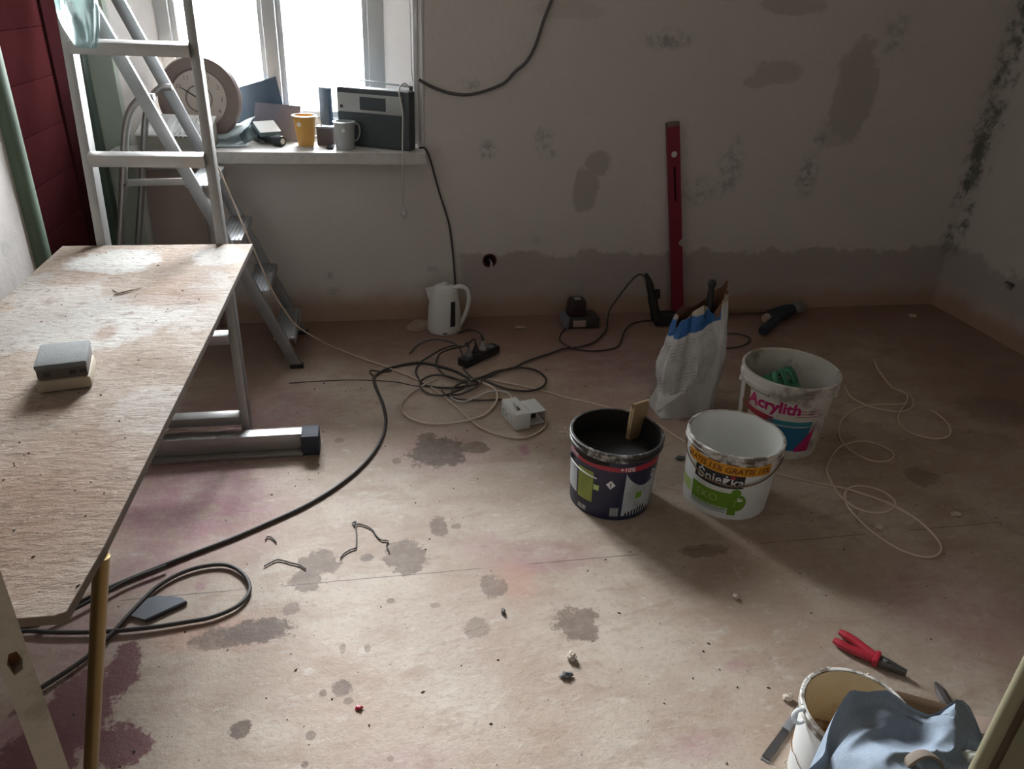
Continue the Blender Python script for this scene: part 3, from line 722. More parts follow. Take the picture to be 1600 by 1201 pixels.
obj('smear', cn.patch(CAM-60, CAM-46, 0.04, 0.25, 4, 6), M['wire_brown'], t, 'brown run of dirt', world=False)
fb = t
for d in (CAM-78, CAM+86): ear(t, cn, d, 0.245, M['white_dirty'])
# green rubber glove stuffed into it
M['glove'] = plain('green_rubber', (0.045, 0.23, 0.12), 0.45, var=0.25, scale=20)
t = thing('rubber_glove', 'green rubber glove stuffed inside the dusty white filler bucket', 'glove', (1.49, 2.31, 0.16))
def lump(c, r3, seed, nu=24, nv=14, amp=0.35, fr=2.2):
    mb = MB()
    def fn(u, v):
        a = 2*PI*u; b = PI*(v-0.5)
        d = Vector((math.cos(a)*math.cos(b), math.sin(a)*math.cos(b), math.sin(b)))
        k_ = 1 + amp*noise.noise(d*fr + Vector((seed, seed*1.7, 0)))
        return (c[0]+d.x*r3[0]*k_, c[1]+d.y*r3[1]*k_, c[2]+d.z*r3[2]*k_)
    return mb.grid(fn, nu, nv)
obj('palm', lump((1.505, 2.31, 0.16), (0.112, 0.10, 0.085), 3.1, 30, 18, 0.25), M['glove'], t)
for i, (dx, dy, dz) in enumerate([(0.075, -0.01, 0.085), (0.055, -0.035, 0.085), (0.02, -0.045, 0.08), (-0.02, -0.05, 0.07)]):
    p = spline([(1.50+dx*0.2, 2.35+dy*0.2, 0.255), (1.50+dx*0.8, 2.35+dy*0.8, 0.205+dz*0.8), (1.50+dx*1.3, 2.33+dy*1.5, 0.13+dz*0.9)], 5)
    obj('finger', MB().tube(p, [0.014, 0.014, 0.014, 0.0138, 0.0135, 0.013, 0.0125, 0.012, 0.011, 0.009, 0.005][:len(p)], 10, sq=0.7), M['glove'], t)

# near bucket with dried filler
t, cn = bucket('filler_bucket', 'small white bucket crusted with beige filler inside, beside the pliers', (0.9484, 0.9164, 0.0), 0.1143, 0.22, 0.096,
               dict(body=M['white_plastic'], inside=M['cream_in'], rim=M['smeared_rim'], inside_label='beige dried filler on the inner wall'), lip=0.022)
obj('residue', MB().grid(lambda u, v: ((0.1025*u)*math.cos(2*PI*v), (0.1025*u)*math.sin(2*PI*v), 0.075 + 0.012*noise.noise((u*4*math.cos(2*PI*v), u*4*math.sin(2*PI*v), 2.0))), 12, 40), M['residue'], t, 'wet brown residue at the bottom', world=False)
ra = math.radians(170)
er = MB(); ring = [(0.1143*math.cos(ra)-0.006+0.015*math.cos(a), 0.1143*math.sin(ra)-0.004+0.004*math.sin(a), 0.205+0.015*math.sin(a)) for a in [2*PI*i/20 for i in range(21)]]
obj('handle_ear', MB().tube(ring, 0.0045, 8, cap=False), M['white_plastic'], t, 'ring-shaped white handle ear', world=False)
for q in range(34):
    a = random.uniform(0, 2*PI)
    pass
crust = MB()
for q in range(60):
    a = random.uniform(0, 2*PI); r_ = 0.1143-random.uniform(0.0, 0.007)
    crust.ball((r_*math.cos(a), r_*math.sin(a), 0.2185+random.uniform(-0.004, 0.002)), (random.uniform(0.001, 0.004), random.uniform(0.001, 0.004), random.uniform(0.001, 0.0025)), 6, 4)
k_ = obj('rim_crust', crust, M['white_dirty'], t, world=False); k_['kind'] = 'stuff'

# folded cardboard leaning in the black bucket
M['card'] = plain('brown_cardboard', (0.30, 0.20, 0.10), 0.8, var=0.15, scale=20)
M['card_edge'] = plain('cardboard_edge', (0.42, 0.30, 0.15), 0.8, var=0.2, scale=40)
t = thing('cardboard_piece', 'folded brown cardboard piece leaning in the black-lined bucket', 'cardboard', (0.80, 1.93, 0.055))
BL = Vector((0.831,2.0794,0.172)); BR = Vector((0.8835,2.0529,0.172))
TL = Vector((0.8315,2.068,0.3053)); TR = TL + Vector((0.058, 0.020, 0.002))
ax = (TR-TL).normalized()                               # width direction
rise = (TL-BL); rise = (rise - ax*rise.dot(ax)).normalized()
nrm = ax.cross(rise).normalized()
WC = (TR-TL).length
LC = (TL.z - 0.150)/rise.z
base = (TL+TR)/2 - rise*LC
if nrm.y > 0: nrm = -nrm      # second layer towards the viewer's side
for i, off in enumerate((0.0, 0.012)):
    c0 = base + nrm*off
    obj('flap', MB().beam(c0, c0+rise*LC, WC, 0.008, ax, 0.001), M['card'], t)
fold = MB()
for k2 in range(9):
    pass
fp = [base + rise*LC + nrm*(0.006+0.010*math.cos(a)) + rise*(0.010*math.sin(a)) for a in [PI*i/8 for i in range(9)]]
fv = []; ff = []
for p in fp: fv += [p - ax*WC/2, p + ax*WC/2]
ff = [(2*i, 2*i+1, 2*i+3, 2*i+2) for i in range(8)]
obj('fold', MB().add(fv, ff), M['card'], t)
flu = MB()
for i in range(30):
    z_ = 0.01+i*(LC-0.02)/30
    flu.beam(base + rise*z_ - ax*(WC/2+0.0004) + nrm*(-0.003), base + rise*(z_+0.006) - ax*(WC/2+0.0004) + nrm*0.015, 0.0012, 0.0022, rise, 0)
obj('fluted_edge', flu, M['card_edge'], t, 'fluted cardboard edge')

# ------------------------------------------------------------------ opened paper sack of plaster
def sack_mat():
    k = NT('printed_paper_sack', 0.6)
    p = k.sep()
    base = k.mix(k.noise(8, 4), (0.46, 0.45, 0.44), (0.60, 0.60, 0.59))
    # slanted blue band, brown field above it and lines of small print below
    zb = k.math('SUBTRACT', p[2], k.math('MULTIPLY', p[0], 0.42))
    front = k.ramp(p[0], -0.112, -0.106, 0, 1)
    blue = k.math('MULTIPLY', k.math('MULTIPLY', k.ramp(zb, 0.352, 0.356, 0, 1), k.ramp(zb, 0.408, 0.412, 1, 0)), front)
    tan = k.math('MULTIPLY', k.ramp(zb, 0.408, 0.412, 0, 1), front)
    base = k.mix(k.math('MULTIPLY', tan, 0.75), base, (0.33, 0.255, 0.16))
    base = k.mix(k.math('MULTIPLY', blue, k.ramp(p[0], 0.10, 0.104, 1, 0)), base, (0.015, 0.10, 0.30))
    red = k.math('MULTIPLY', k.math('MULTIPLY', k.ramp(zb, 0.360, 0.364, 0, 1), k.ramp(zb, 0.395, 0.4, 1, 0)), k.math('MULTIPLY', k.ramp(p[0], -0.128, -0.124, 0, 1), k.ramp(p[0], -0.114, -0.11, 1, 0)))
    base = k.mix(red, base, (0.5, 0.07, 0.03))
    zl = k.math('FRACT', k.math('MULTIPLY', zb, 75.0))
    ln = k.math('MULTIPLY', k.ramp(zl, 0.35, 0.45, 0, 1), k.ramp(k.noise(60, 2, stretch=(1, 1, 0.3)), 0.45, 0.55, 0, 0.32))
    area = k.math('MULTIPLY', k.math('MULTIPLY', k.ramp(zb, 0.12, 0.13, 0, 1), k.ramp(zb, 0.335, 0.34, 1, 0)), k.math('MULTIPLY', front, k.ramp(p[0], 0.085, 0.09, 1, 0)))
    base = k.mix(k.math('MULTIPLY', ln, area), base, (0.14, 0.14, 0.15))
    k.bump(k.noise(14, 4, 0.6, distort=1.0), 0.45, 0.012)
    return k.out(base)
M['sack'] = sack_mat()
M['sack_in'] = plain('brown_paper', (0.17, 0.085, 0.05), 0.85, var=0.2)
t = thing('plaster_sack', 'opened crumpled paper sack with a blue band standing behind the buckets', 'sack', (1.245, 2.56, 0.0))
def sackp(u, v, inset=0.0):
    a = 2*PI*u
    ca, sa = math.cos(a), math.sin(a)
    # rounded box low down, flattening to a slit at the top
    e = 0.55
    X = math.copysign(abs(ca)**e, ca); Y = math.copysign(abs(sa)**e, sa)
    hx_ = 0.125*(1-v) + 0.098*v + 0.012*math.sin(PI*v)
    hy2 = 0.085*(1-v)**0.8 + 0.026*v + 0.01*math.sin(PI*v)
    top = 0.435 + 0.065*X + 0.012*math.sin(3.1*a+0.5) + 0.008*math.sin(7*a) + (-0.05*math.exp(-((X-0.45)/0.22)**2) if Y < 0 else 0.02)
    n_ = 0.016*noise.noise((X*2.2, Y*2.2, v*3.2)) + 0.006*noise.noise((X*6, Y*6, v*8))
    lean = 0.03*v
    z = 0.002 + (top)*v
    q = 1 - inset
    crease = -0.016*math.exp(-((X+0.45)/0.10)**2)*(Y < 0)*min(1, 3*v) - 0.012*math.exp(-((X-0.25)/0.08)**2)*(Y < 0)*min(1, 3*v) - 0.02*math.exp(-((v-0.28)/0.12)**2)*math.exp(-((X+0.8)/0.4)**2)
    return Vector((1.245 + lean + X*(hx_+n_+crease)*q, 2.56 + 0.03*v + Y*(hy2+n_+crease)*q, z))
obj('paper', MB().grid(lambda u, v: sackp(u, v), 72, 30), M['sack'], t, smooth=45, recalc=True)
def sackin(u, v):
    p = sackp(u, 1.0-0.55*v, 0.03 + 0.25*v); return p
obj('inner_ply', MB().grid(sackin, 72, 8), M['sack_in'], t, 'brown paper inner ply')
p0 = sackp(0, 0)
obj('base_fold', MB().prism([(-0.12, -0.085), (0.12, -0.085), (0.125, 0.08), (-0.12, 0.08)], 0.0, 0.006, c=(1.245, 2.56, 0)), M['sack'], t)
# crumpled valve corner sticking out at the lower left
fl = MB()
def flap(u, v):
    return Vector((1.122 - 0.03*math.sin(PI*u)*(1-v) + 0.075*v, 2.476 - 0.030*(1-abs(2*u-1))*(1-0.5*v), 0.070 + 0.055*(u-0.5)*(1-0.4*v) + 0.045*v + 0.010*math.sin(9*u+3*v)))
obj('torn_flap', fl.grid(flap, 12, 8), M['white_in'], t, 'white torn paper corner')

# handle of a trowel stuck in the sack
t = thing('trowel', 'dark trowel handle sticking out of the plaster sack', 'trowel', (1.30, 2.60, 0.30))
obj('handle', MB().lathe([(0.001, 0.0), (0.014, 0.002), (0.0165, 0.03), (0.013, 0.075), (0.012, 0.105), (0.017, 0.125), (0.012, 0.137), (0.001, 0.139)], (1.315, 2.60, 0.405), 16, Matrix.Rotation(-0.05, 3, 'Y')), M['ink_black'], t)
obj('tang', MB().tube([(1.318, 2.60, 0.40), (1.30, 2.60, 0.33)], 0.005, 8), M['wire'], t)
obj('blade', MB().prism([(-0.04, 0), (0.04, 0), (0.03, -0.12), (-0.03, -0.12)], -0.001, 0.001, 'y', c=(1.297, 2.60, 0.335)), M['wire'], t, smooth=0)

# ------------------------------------------------------------------ red spirit level leaning on the wall
M['red_level'] = plain('dark_red_anodised', (0.21, 0.012, 0.030), 0.4, 0.15, var=0.08, scale=6)
M['vial'] = plain('pale_vial', (0.66, 0.62, 0.55), 0.25)
t = thing('spirit_level', 'long dark red spirit level leaning upright against the back wall', 'level', (1.62, 3.555, 0.0))
W = 0.031
vx = Vector((-0.166, 0.026, 0.985)).normalized(); sx = Vector((1, 0, 0)); sx = (sx - vx*sx.dot(vx)).normalized(); sy = vx.cross(sx)
RM = Matrix((sx, sy, vx)).transposed()
LV = Vector((1.622, 3.558, 0.003))
nt = [(W, 0.372)] + [(W-0.020*math.sin(PI*i/8), 0.372+0.044*i/8) for i in range(1, 8)] + [(W, 0.416)]
bp = [(-W, 0.012), (W, 0.012)] + nt + [(W, 0.975), (-W, 0.975)]
# keep the prism along local y
mb = MB(); mb.prism(bp, -0.011, 0.011, 'y'); mb.v = [tuple(RM @ Vector(v) + LV) for v in mb.v]
obj('beam', mb, M['red_level'], t, smooth=0)
for z in (0.0, 0.975):
    q = MB().box((0, 0, z+0.009), (0.066, 0.026, 0.02), bev=0.004); q.v = [tuple(RM @ Vector(v) + LV) for v in q.v]
    obj('end_cap', q, M['batten'], t)
q = MB().lathe([(0.001, 0.001), (0.013, 0.001), (0.015, -0.001), (0.001, -0.001)], (0, -0.0118, 0.845), 20, Matrix.Rotation(PI/2, 3, 'X')); q.v = [tuple(RM @ Vector(v) + LV) for v in q.v]
obj('vial', q, M['vial'], t, 'round pale vial near the top')
q = MB().tube([(W-0.012, 0, 0.378), (W-0.012, 0, 0.41)], 0.005, 10); q.v = [tuple(RM @ Vector(v) + LV) for v in q.v]
obj('vial', q, M['vial'], t, 'pale vial in the side notch')
q = MB().box((0.0, -0.0112, 0.70), (0.012, 0.001, 0.17)); q.v = [tuple(RM @ Vector(v) + LV) for v in q.v]
obj('label_strip', q, M['red_door'], t)

# ------------------------------------------------------------------ olive green leaf in the near right corner
M['olive'] = plain('olive_green_paint', (0.175, 0.165, 0.092), 0.6, var=0.15, scale=14, dirt=(0.13, 0.10, 0.05), dirt_amt=0.35)
M['olive_rim'] = plain('olive_edge_paint', (0.235, 0.215, 0.13), 0.6, var=0.12, scale=14)
M['olive_gap'] = plain('brown_grime_line', (0.075, 0.05, 0.025), 0.7, var=0.2)
od = Vector((0.656, 0.4574, 0)); dr = math.radians(-40)
RZ = Matrix.Rotation(dr, 3, 'Z')
t = thing('door_leaf', 'olive green painted wooden leaf standing close by in the lower right corner', 'door', (0.80, 0.33, 0.0))
def rz(mb): mb.v = [tuple(RZ @ Vector(v) + od) for v in mb.v]; return mb
obj('stile', rz(MB().tube([(0.008, 0.012, 0), (0.008, 0.012, 1.35)], 0.0085, 14)), M['olive_rim'], t, 'rounded lighter edge moulding')
obj('groove', rz(MB().box((0.0185, 0.014, 0.675), (0.008, 0.012, 1.35))), M['olive_gap'], t, 'brown grimy groove', smooth=0)
obj('panel', rz(MB().box((0.22, 0.014, 0.675), (0.395, 0.018, 1.35), bev=0.002)), M['olive'], t)

# ------------------------------------------------------------------ clothes in the near right corner
def cloth_mat(name, a, b):
    k = NT(name, 0.9, spec=0.15)
    c = k.mix(k.noise(9, 4), a, b)
    c = k.mix(k.ramp(k.noise(220, 2), 0.4, 0.6, 0, 0.18), c, tuple(v*0.6 for v in a))
    return k.out(c)
M['blue_cloth'] = cloth_mat('blue_grey_cotton', (0.235, 0.285, 0.355), (0.32, 0.375, 0.44))
M['cream_cloth'] = cloth_mat('cream_cotton', (0.52, 0.52, 0.46), (0.62, 0.61, 0.55))
def pile(u, v):
    a = 2*PI*u
    ca, sa = math.cos(a), math.sin(a)
    rad = v
    X = 0.80 + ca*0.235*rad**0.8; Y = 0.60 + sa*0.125*rad**0.8
    # ridge of the heap follows the outline seen over the bucket
    rx = (X-0.80)/0.235
    H = 0.505 - 0.05*rx - 0.10*max(0, -rx-0.35)*1.4 - 0.12*max(0, rx-0.45)
    h_ = H*(1 - 0.02*rad**2) if rad < 0.86 else H*max(0.0, 1-((rad-0.86)/0.14)**1.5)
    q1 = noise.noise((X*6.5 + Y*3.0, Y*8.0 - X*2.5, 1.3)); q2 = noise.noise((X*13 - Y*6, Y*17, 4.1))
    fold = 0.055*(0.45 - abs(q1)*1.6) + 0.020*(0.4 - abs(q2)*1.5)
    bend = 0.018*math.sin(7*a + 3*noise.noise((X*3, Y*3, 5)))*(rad > 0.7)
    z = max(0.0, h_ + fold*(h_ > 0.02)*(1 if rad < 0.9 else 0.6))
    return (X + bend*ca, Y + bend*sa, z)
o = obj('work_shirt', MB().grid(pile, 96, 44), M['blue_cloth'], loc=(0.80, 0.60, 0.0), smooth=60)
tag(o, 'blue-grey work shirt heaped in front of the filler-crusted bucket', 'clothing')
def ragf(u, v):
    a = 2*PI*u; r_ = 0.075*v
    X = 0.885 + r_*math.cos(a)*0.75; Y = 0.622 + r_*math.sin(a)*0.45
    return (X, Y, 0.452 + 0.040*(1-v**2) + 0.022*noise.noise((X*30, Y*30, 3)) + 0.008*math.sin(5*a)*v)
tag(obj('rag', MB().grid(ragf, 40, 14), M['cream_cloth'], loc=(0.885, 0.622, 0.45), smooth=60), 'crumpled cream rag on top of the blue-grey work shirt', 'rag')
M['strap'] = plain('brown_grey_webbing', (0.25, 0.20, 0.16), 0.85, var=0.15)
sp = spline([(0.715, 0.590, 0.485), (0.730, 0.598, 0.525), (0.760, 0.602, 0.543), (0.790, 0.598, 0.525), (0.808, 0.592, 0.475)], 6)
tag(obj('strap', MB().tube(sp, 0.009, 8, sq=0.4), M['strap'], loc=(0.76, 0.60, 0.48)), 'looped grey-brown webbing strap lying on the work shirt', 'strap')

# ------------------------------------------------------------------ scrubbing block on the board
M['grit'] = plain('dark_grey_grit', (0.135, 0.14, 0.135), 0.9, var=0.2, scale=40, bump=0.3)
M['grit_side'] = plain('brown_grey_block_side', (0.10, 0.08, 0.065), 0.9, var=0.25, scale=30)
M['pale_wood'] = plain('dusty_pale_wood', (0.36, 0.30, 0.22), 0.8, var=0.15, scale=20)
t = thing('sanding_block', 'dark grey block on a pale wooden base lying on the dusty work board', 'block', (-0.662, 1.64, 0.7002))
rb = Matrix.Rotation(math.radians(12), 3, 'Z')
obj('base', MB().box((-0.664, 1.632, 0.7152), (0.104, 0.120, 0.028), rb, 0.008), M['pale_wood'], t)
b_ = obj('block', MB().box((-0.664, 1.634, 0.7412), (0.097, 0.114, 0.026), rb, 0.006), M['grit_side'], t, 'brown-grey middle with pits')
obj('top', MB().box((-0.664, 1.634, 0.7580), (0.100, 0.118, 0.014), rb, 0.0065), M['grit'], t, 'grey rough top')
for dx in (-0.03, 0.02, 0.04):
    c = Vector((-0.664, 1.634, 0.741)) + rb @ Vector((dx, -0.0570, 0))
    obj('pit', MB().box(c, (0.014, 0.003, 0.008), rb, 0.001), M['black'], b_)

# ------------------------------------------------------------------ things on the window sill
ZS = 0.8402
# wall clock
M['clock_rim'] = plain('brown_wood_rim', (0.20, 0.15, 0.13), 0.6, var=0.15, scale=10)
M['clock_face'] = plain('cream_clock_face', (0.50, 0.44, 0.38), 0.6, var=0.06, scale=8)
cc = Vector((-0.7071,3.745,1.0436)); cc.z = ZS + 0.181
t = thing('wall_clock', 'round brown-rimmed wall clock with cream face leaning in the window', 'clock', (cc.x, cc.y, ZS))
CR = Matrix.Rotation(math.radians(-6), 3, 'Z') @ Matrix.Rotation(PI/2 - math.radians(9), 3, 'X')
obj('rim', MB().lathe([(0.118, 0.012), (0.125, 0.022), (0.150, 0.026), (0.172, 0.018), (0.181, 0.0), (0.178, -0.016), (0.10, -0.018)], cc, 64, CR), M['clock_rim'], t)
face = obj('face', MB().lathe([(0.001, 0.010), (0.124, 0.010), (0.124, 0.0), (0.001, 0.0)], cc, 48, CR), M['clock_face'], t)
for i in range(12):
    a = PI/2 - 2*PI*(i+1)/12
    f = letters(str(i+1), 0.026, 0.0003, 'CENTER')
    mb = MB(); mb.add([CR @ Vector((x + 0.098*math.cos(a), y - 0.009 + 0.098*math.sin(a), 0.0108)) + cc for x, y in f.v], f.f)
    obj('numeral', mb, M['clock_rim'], face)
for a, L, w in ((0.9, 0.06, 0.006), (2.6, 0.085, 0.004)):
    d = Vector((math.cos(a), math.sin(a), 0)); n_ = Vector((-d.y, d.x, 0))
    mb = MB(); mb.add([CR @ (v + Vector((0, 0, 0.0125))) + cc for v in (n_*w - d*0.01, -n_*w - d*0.01, -n_*w*0.5 + d*L, n_*w*0.5 + d*L)], [(0, 1, 2, 3)])
    obj('hand', mb, M['ink_black'], face)
obj('inner_ring', MB().lathe([(0.052, 0.0104), (0.055, 0.0125), (0.058, 0.0104)], cc, 40, CR), M['clock_rim'], face)

# white ribbed tray, green rag behind it
M['tray'] = plain('white_tray_plastic', (0.72, 0.72, 0.70), 0.45, var=0.04)
M['tray_side'] = plain('grey_beige_tray_side', (0.30, 0.28, 0.24), 0.7, var=0.1)
tc = Vector((-0.790, 3.598, ZS)); tr_ = Matrix.Rotation(math.radians(-8), 3, 'Z')
t = thing('ribbed_tray', 'white tray with a row of ribs on the left end of the sill', 'tray', (tc.x, tc.y, ZS))
def tb(c, d, bev=0.002): return MB().box(tc + tr_ @ Vector(c), d, tr_, bev)
mb = MB().prism([(-0.0775, 0), (0.0775, 0), (0.0775, 0.115), (-0.0775, 0.055)], -0.145, 0.145, 'x', tr_, tc)
obj('box', mb, M['tray_side'], t, smooth=0)
TT = tr_ @ Matrix.Rotation(math.atan2(0.06, 0.155), 3, 'X')
def tl(x, y, h, d, bev=0.002): return MB().box(tc + tr_ @ Vector((0, 0, 0.085)) + TT @ Vector((x, y, h)), d, TT, bev)
obj('lid', tl(0, 0, 0.004, (0.30, 0.175, 0.008), 0.003), M['tray'], t, 'white lid')
for i in range(9):
    obj('rib', tl(-0.040+i*0.019, -0.01, 0.011, (0.008, 0.13, 0.012)), M['tray'], t)
    if i > 2: obj('slot', tl(-0.040+i*0.019+0.006, -0.086, 0.004, (0.008, 0.005, 0.005), 0.0005), M['black'], t)
gr = lump((-0.74, 3.735, ZS+0.058), (0.085, 0.035, 0.056), 9.0, 28, 14, 0.5, 3.0)
M['green_rag'] = cloth_mat('faded_green_cloth', (0.16, 0.22, 0.13), (0.30, 0.36, 0.26))
tag(obj('green_rag', gr, M['green_rag'], loc=(-0.74, 3.735, ZS), smooth=60), 'crumpled green rag between the white ribbed tray and the clock', 'rag')

# dark folder and purple-grey box against the window
M['navy_card'] = plain('dark_blue_card', (0.035, 0.065, 0.10), 0.55, var=0.12, scale=8)
M['mauve'] = plain('mauve_grey_card', (0.17, 0.17, 0.225), 0.6, var=0.1, scale=8)
y0 = 3.868
q = [Vector(p) for p in [(-0.5738,3.868,1.0542),(-0.3845,3.868,1.1112),(-0.3643,3.868,0.9919),(-0.3763,3.868,0.8942),(-0.5934,3.868,0.8908)]]
poly = [(p.x, max(p.z, ZS)) for p in q]; poly[3] = (poly[3][0], ZS); poly[4] = (poly[4][0], ZS)
t = thing('folder', 'dark blue folder standing upright against the window mullion', 'folder', (-0.52, 3.87, ZS))
obj('cover', MB().prism(poly, 3.858, 3.861, 'y'), M['navy_card'], t, smooth=0)
obj('cover', MB().prism([(x+0.004, z) for x, z in poly], 3.872, 3.875, 'y'), M['navy_card'], t, smooth=0)
obj('pages', MB().prism([(x*0.985-0.006, ZS+(z-ZS)*0.97) for x, z in poly], 3.862, 3.871, 'y'), M['white_plastic'], t, smooth=0)
q = [Vector(p) for p in [(-0.4791,3.8,1.0011),(-0.2792,3.8,0.9885),(-0.3114,3.8,0.88),(-0.5041,3.8,0.8486)]]
poly = [(q[0].x, q[0].z), (q[1].x, q[1].z), (q[2].x+0.01, ZS), (q[3].x, ZS)]
t = thing('cardboard_box', 'mauve-grey flat box leaning in front of the dark blue folder', 'box', (-0.42, 3.80, ZS))
rot = Matrix.Rotation(math.radians(-14), 3, 'X')
mb = MB().prism(poly, -0.016, 0.016, 'y'); mb.v = [tuple(rot @ Vector((v[0], v[1], v[2]-ZS)) + Vector((0, 3.775, ZS+0.005))) for v in mb.v]
obj('body', mb, M['mauve'], t, smooth=0)
mb = MB().prism([(p[0]+(0.004 if i in (0, 3) else -0.004), p[1] - (0.006 if i < 2 else -0.05)) for i, p in enumerate(poly)], -0.0185, -0.0155, 'y'); mb.v = [tuple(rot @ Vector((v[0], v[1], v[2]-ZS)) + Vector((0, 3.775, ZS+0.005))) for v in mb.v]
obj('lid_panel', mb, M['mauve'], t, smooth=0)

# pile of pale blue paper and gloves
M['pale_blue'] = plain('pale_blue_sheet', (0.42, 0.49, 0.51), 0.7, var=0.12, scale=9)
M['slate'] = plain('slate_blue_sheet', (0.17, 0.23, 0.25), 0.7, var=0.15, scale=9)
sheets = [((-0.60, 3.65, 0.014), 0.16, 0.12, 10, 'pale_blue', 'pale blue crumpled paper sheet lying at the bottom beside the ladder', 0.010),
          ((-0.575, 3.70, 0.070), 0.16, 0.13, -22, 'pale_blue', 'pale blue creased sheet on top of the paper pile', 0.016),
          ((-0.495, 3.70, 0.045), 0.11, 0.09, 30, 'slate', 'slate blue crumpled glove beside the pale blue sheets', 0.022)]
for i, (c, w_, d_, a_, m_, l_, amp) in enumerate(sheets):
    R_ = Matrix.Rotation(math.radians(a_), 3, 'Z')
    def shf(u, v, c=c, w_=w_, d_=d_, R_=R_, amp=amp, i=i):
        p = R_ @ Vector(((u-0.5)*w_, (v-0.5)*d_, 0))
        z = 0.5*amp*math.sin(5*u+3*i) + amp*noise.noise((u*3, v*3, i*2.2)) + 0.012*abs(u-0.5)
        return (c[0]+p.x, c[1]+p.y, max(ZS+0.0015+0.001*i, ZS + c[2] + z - 0.02*(1-u) + 0.05*(v-0.5)))
    mb = MB().grid(shf, 16, 12); n0 = len(mb.v)
    mb.add([(v[0], v[1], v[2]+0.003) for v in mb.v], mb.f[:])
    tag(obj('paper_sheet' if i < 2 else 'work_glove', mb, M[m_], loc=(c[0], c[1], ZS), smooth=35), l_, 'paper' if i < 2 else 'glove')
# white card box
t = thing('white_box', 'small white box tilted on the papers in front of the mauve box', 'box', (-0.425, 3.72, ZS+0.03))
R_ = Matrix.Rotation(math.radians(28), 3, 'Z') @ Matrix.Rotation(math.radians(24), 3, 'X')
obj('body', MB().box((-0.432, 3.725, ZS+0.060), (0.095, 0.085, 0.022), R_, 0.002), M['slate'], t)
obj('lid', MB().box(Vector((-0.432, 3.725, ZS+0.060)) + R_ @ Vector((0, 0, 0.0125)), (0.098, 0.088, 0.004), R_, 0.001), M['white_in'], t, 'white top face')
# torch
M['torch'] = plain('black_torch_body', (0.025, 0.03, 0.035), 0.4, var=0.15)
t = thing('torch', 'black torch lying on the sill with its lens towards the room', 'torch', (-0.40, 3.66, ZS))
ta = Vector((-0.362, 3.630, ZS+0.024)); tb_ = Vector((-0.465, 3.715, ZS+0.022))
obj('barrel', MB().tube([ta, ta.lerp(tb_, 0.25), ta.lerp(tb_, 0.34), tb_], [0.023, 0.023, 0.016, 0.016], 18), M['torch'], t)
dl = (ta-tb_).normalized()
obj('lens_ring', MB().tube([ta, ta+dl*0.006], [0.0235, 0.021], 18), M['torch'], t)
obj('lens', MB().tube([ta+dl*0.0055, ta+dl*0.0075], [0.013, 0.012], 18), M['vial'], t, 'pale round lens')

def mug(name, label, c, r0, r1, h, mat, lip, rot, handle=True):
    t = thing(name, label, 'mug', c)
    obj('cup', MB().lathe([(0.001, 0.0), (r0*0.96, 0.0), (r0, 0.004), (r1, h), (r1-0.003, h), (r0-0.003, 0.006), (0.001, 0.006)], seg=36), mat, t, world=False)
    obj('lip', MB().lathe([(r1-0.003, h-0.003), (r1+0.005, h-0.004), (r1+0.006, h), (r1-0.003, h+0.001)], seg=36, close=True), lip, t, world=False)
    d = Vector((math.cos(rot), math.sin(rot), 0))
    p = spline([d*(r1-0.004)+Vector((0, 0, h*0.88)), d*(r1+0.016)+Vector((0, 0, h*0.90)), d*(r1+0.024)+Vector((0, 0, h*0.62)), d*(r1+0.012)+Vector((0, 0, h*0.34)), d*(r0-0.001)+Vector((0, 0, h*0.28))], 6)
    obj('handle', MB().tube(p, 0.005, 10, sq=0.7), lip, t, world=False)
    return t
M['yellow'] = plain('amber_yellow_enamel', (0.55, 0.29, 0.06), 0.35, var=0.06)
M['enamel'] = plain('white_enamel', (0.68, 0.69, 0.68), 0.3, var=0.04)
M['greymug'] = plain('grey_enamel', (0.36, 0.38, 0.38), 0.35, var=0.06)
mg = mug('mug', 'yellow mug with a white rim on the window sill', (-0.258, 3.665, ZS), 0.036, 0.050, 0.132, M['yellow'], M['enamel'], math.radians(20))
obj('chip_mark', MB().lathe([(0.001, 0.0), (0.010, 0.0), (0.008, 0.002), (0.001, 0.002)], (-0.022, -0.043, 0.098), 12, Matrix.Rotation(PI/2, 3, 'X')), M['enamel'], mg, 'white chipped spot', world=False)
mg = mug('mug', 'grey metal mug standing in front of the radio', (-0.083, 3.600, ZS), 0.041, 0.046, 0.118, M['greymug'], M['greymug'], math.radians(15))
obj('rivet', MB().ball((-0.004, -0.045, 0.085), (0.009, 0.004, 0.009), 10, 6), M['enamel'], mg, world=False)

# radio
M['radio'] = plain('dark_blue_grey_radio_case', (0.05, 0.062, 0.072), 0.5, var=0.1)
M['radio_top'] = plain('silver_radio_panel', (0.36, 0.38, 0.38), 0.4, 0.2, var=0.05)
M['grille'] = plain('dark_speaker_grille', (0.055, 0.07, 0.08), 0.7, var=0.2, scale=60)
FL = Vector((-0.112, 3.697, ZS)); FR = Vector((0.203, 3.545, ZS))
xr = (FR-FL).normalized(); yr = Vector((-xr.y, xr.x, 0)); LR = (FR-FL).length
RR = Matrix((xr, yr, Vector((0, 0, 1)))).transposed()
t = thing('radio', 'large dark portable radio with silver tuner panel at the right end of the sill', 'radio', (FL+FR)/2)
HR = 0.25
def rbx(x, y, z, w, d, h, bev=0.002): return MB().box(FL + RR @ Vector((x+w/2, y+d/2, z+h/2)), (w, d, h), RR, bev)
obj('case', rbx(0, 0, 0, LR, 0.070, HR, 0.007), M['radio'], t)
obj('top_plate', rbx(0.004, 0.003, HR-0.002, LR-0.008, 0.064, 0.005, 0.002), M['radio_top'], t)
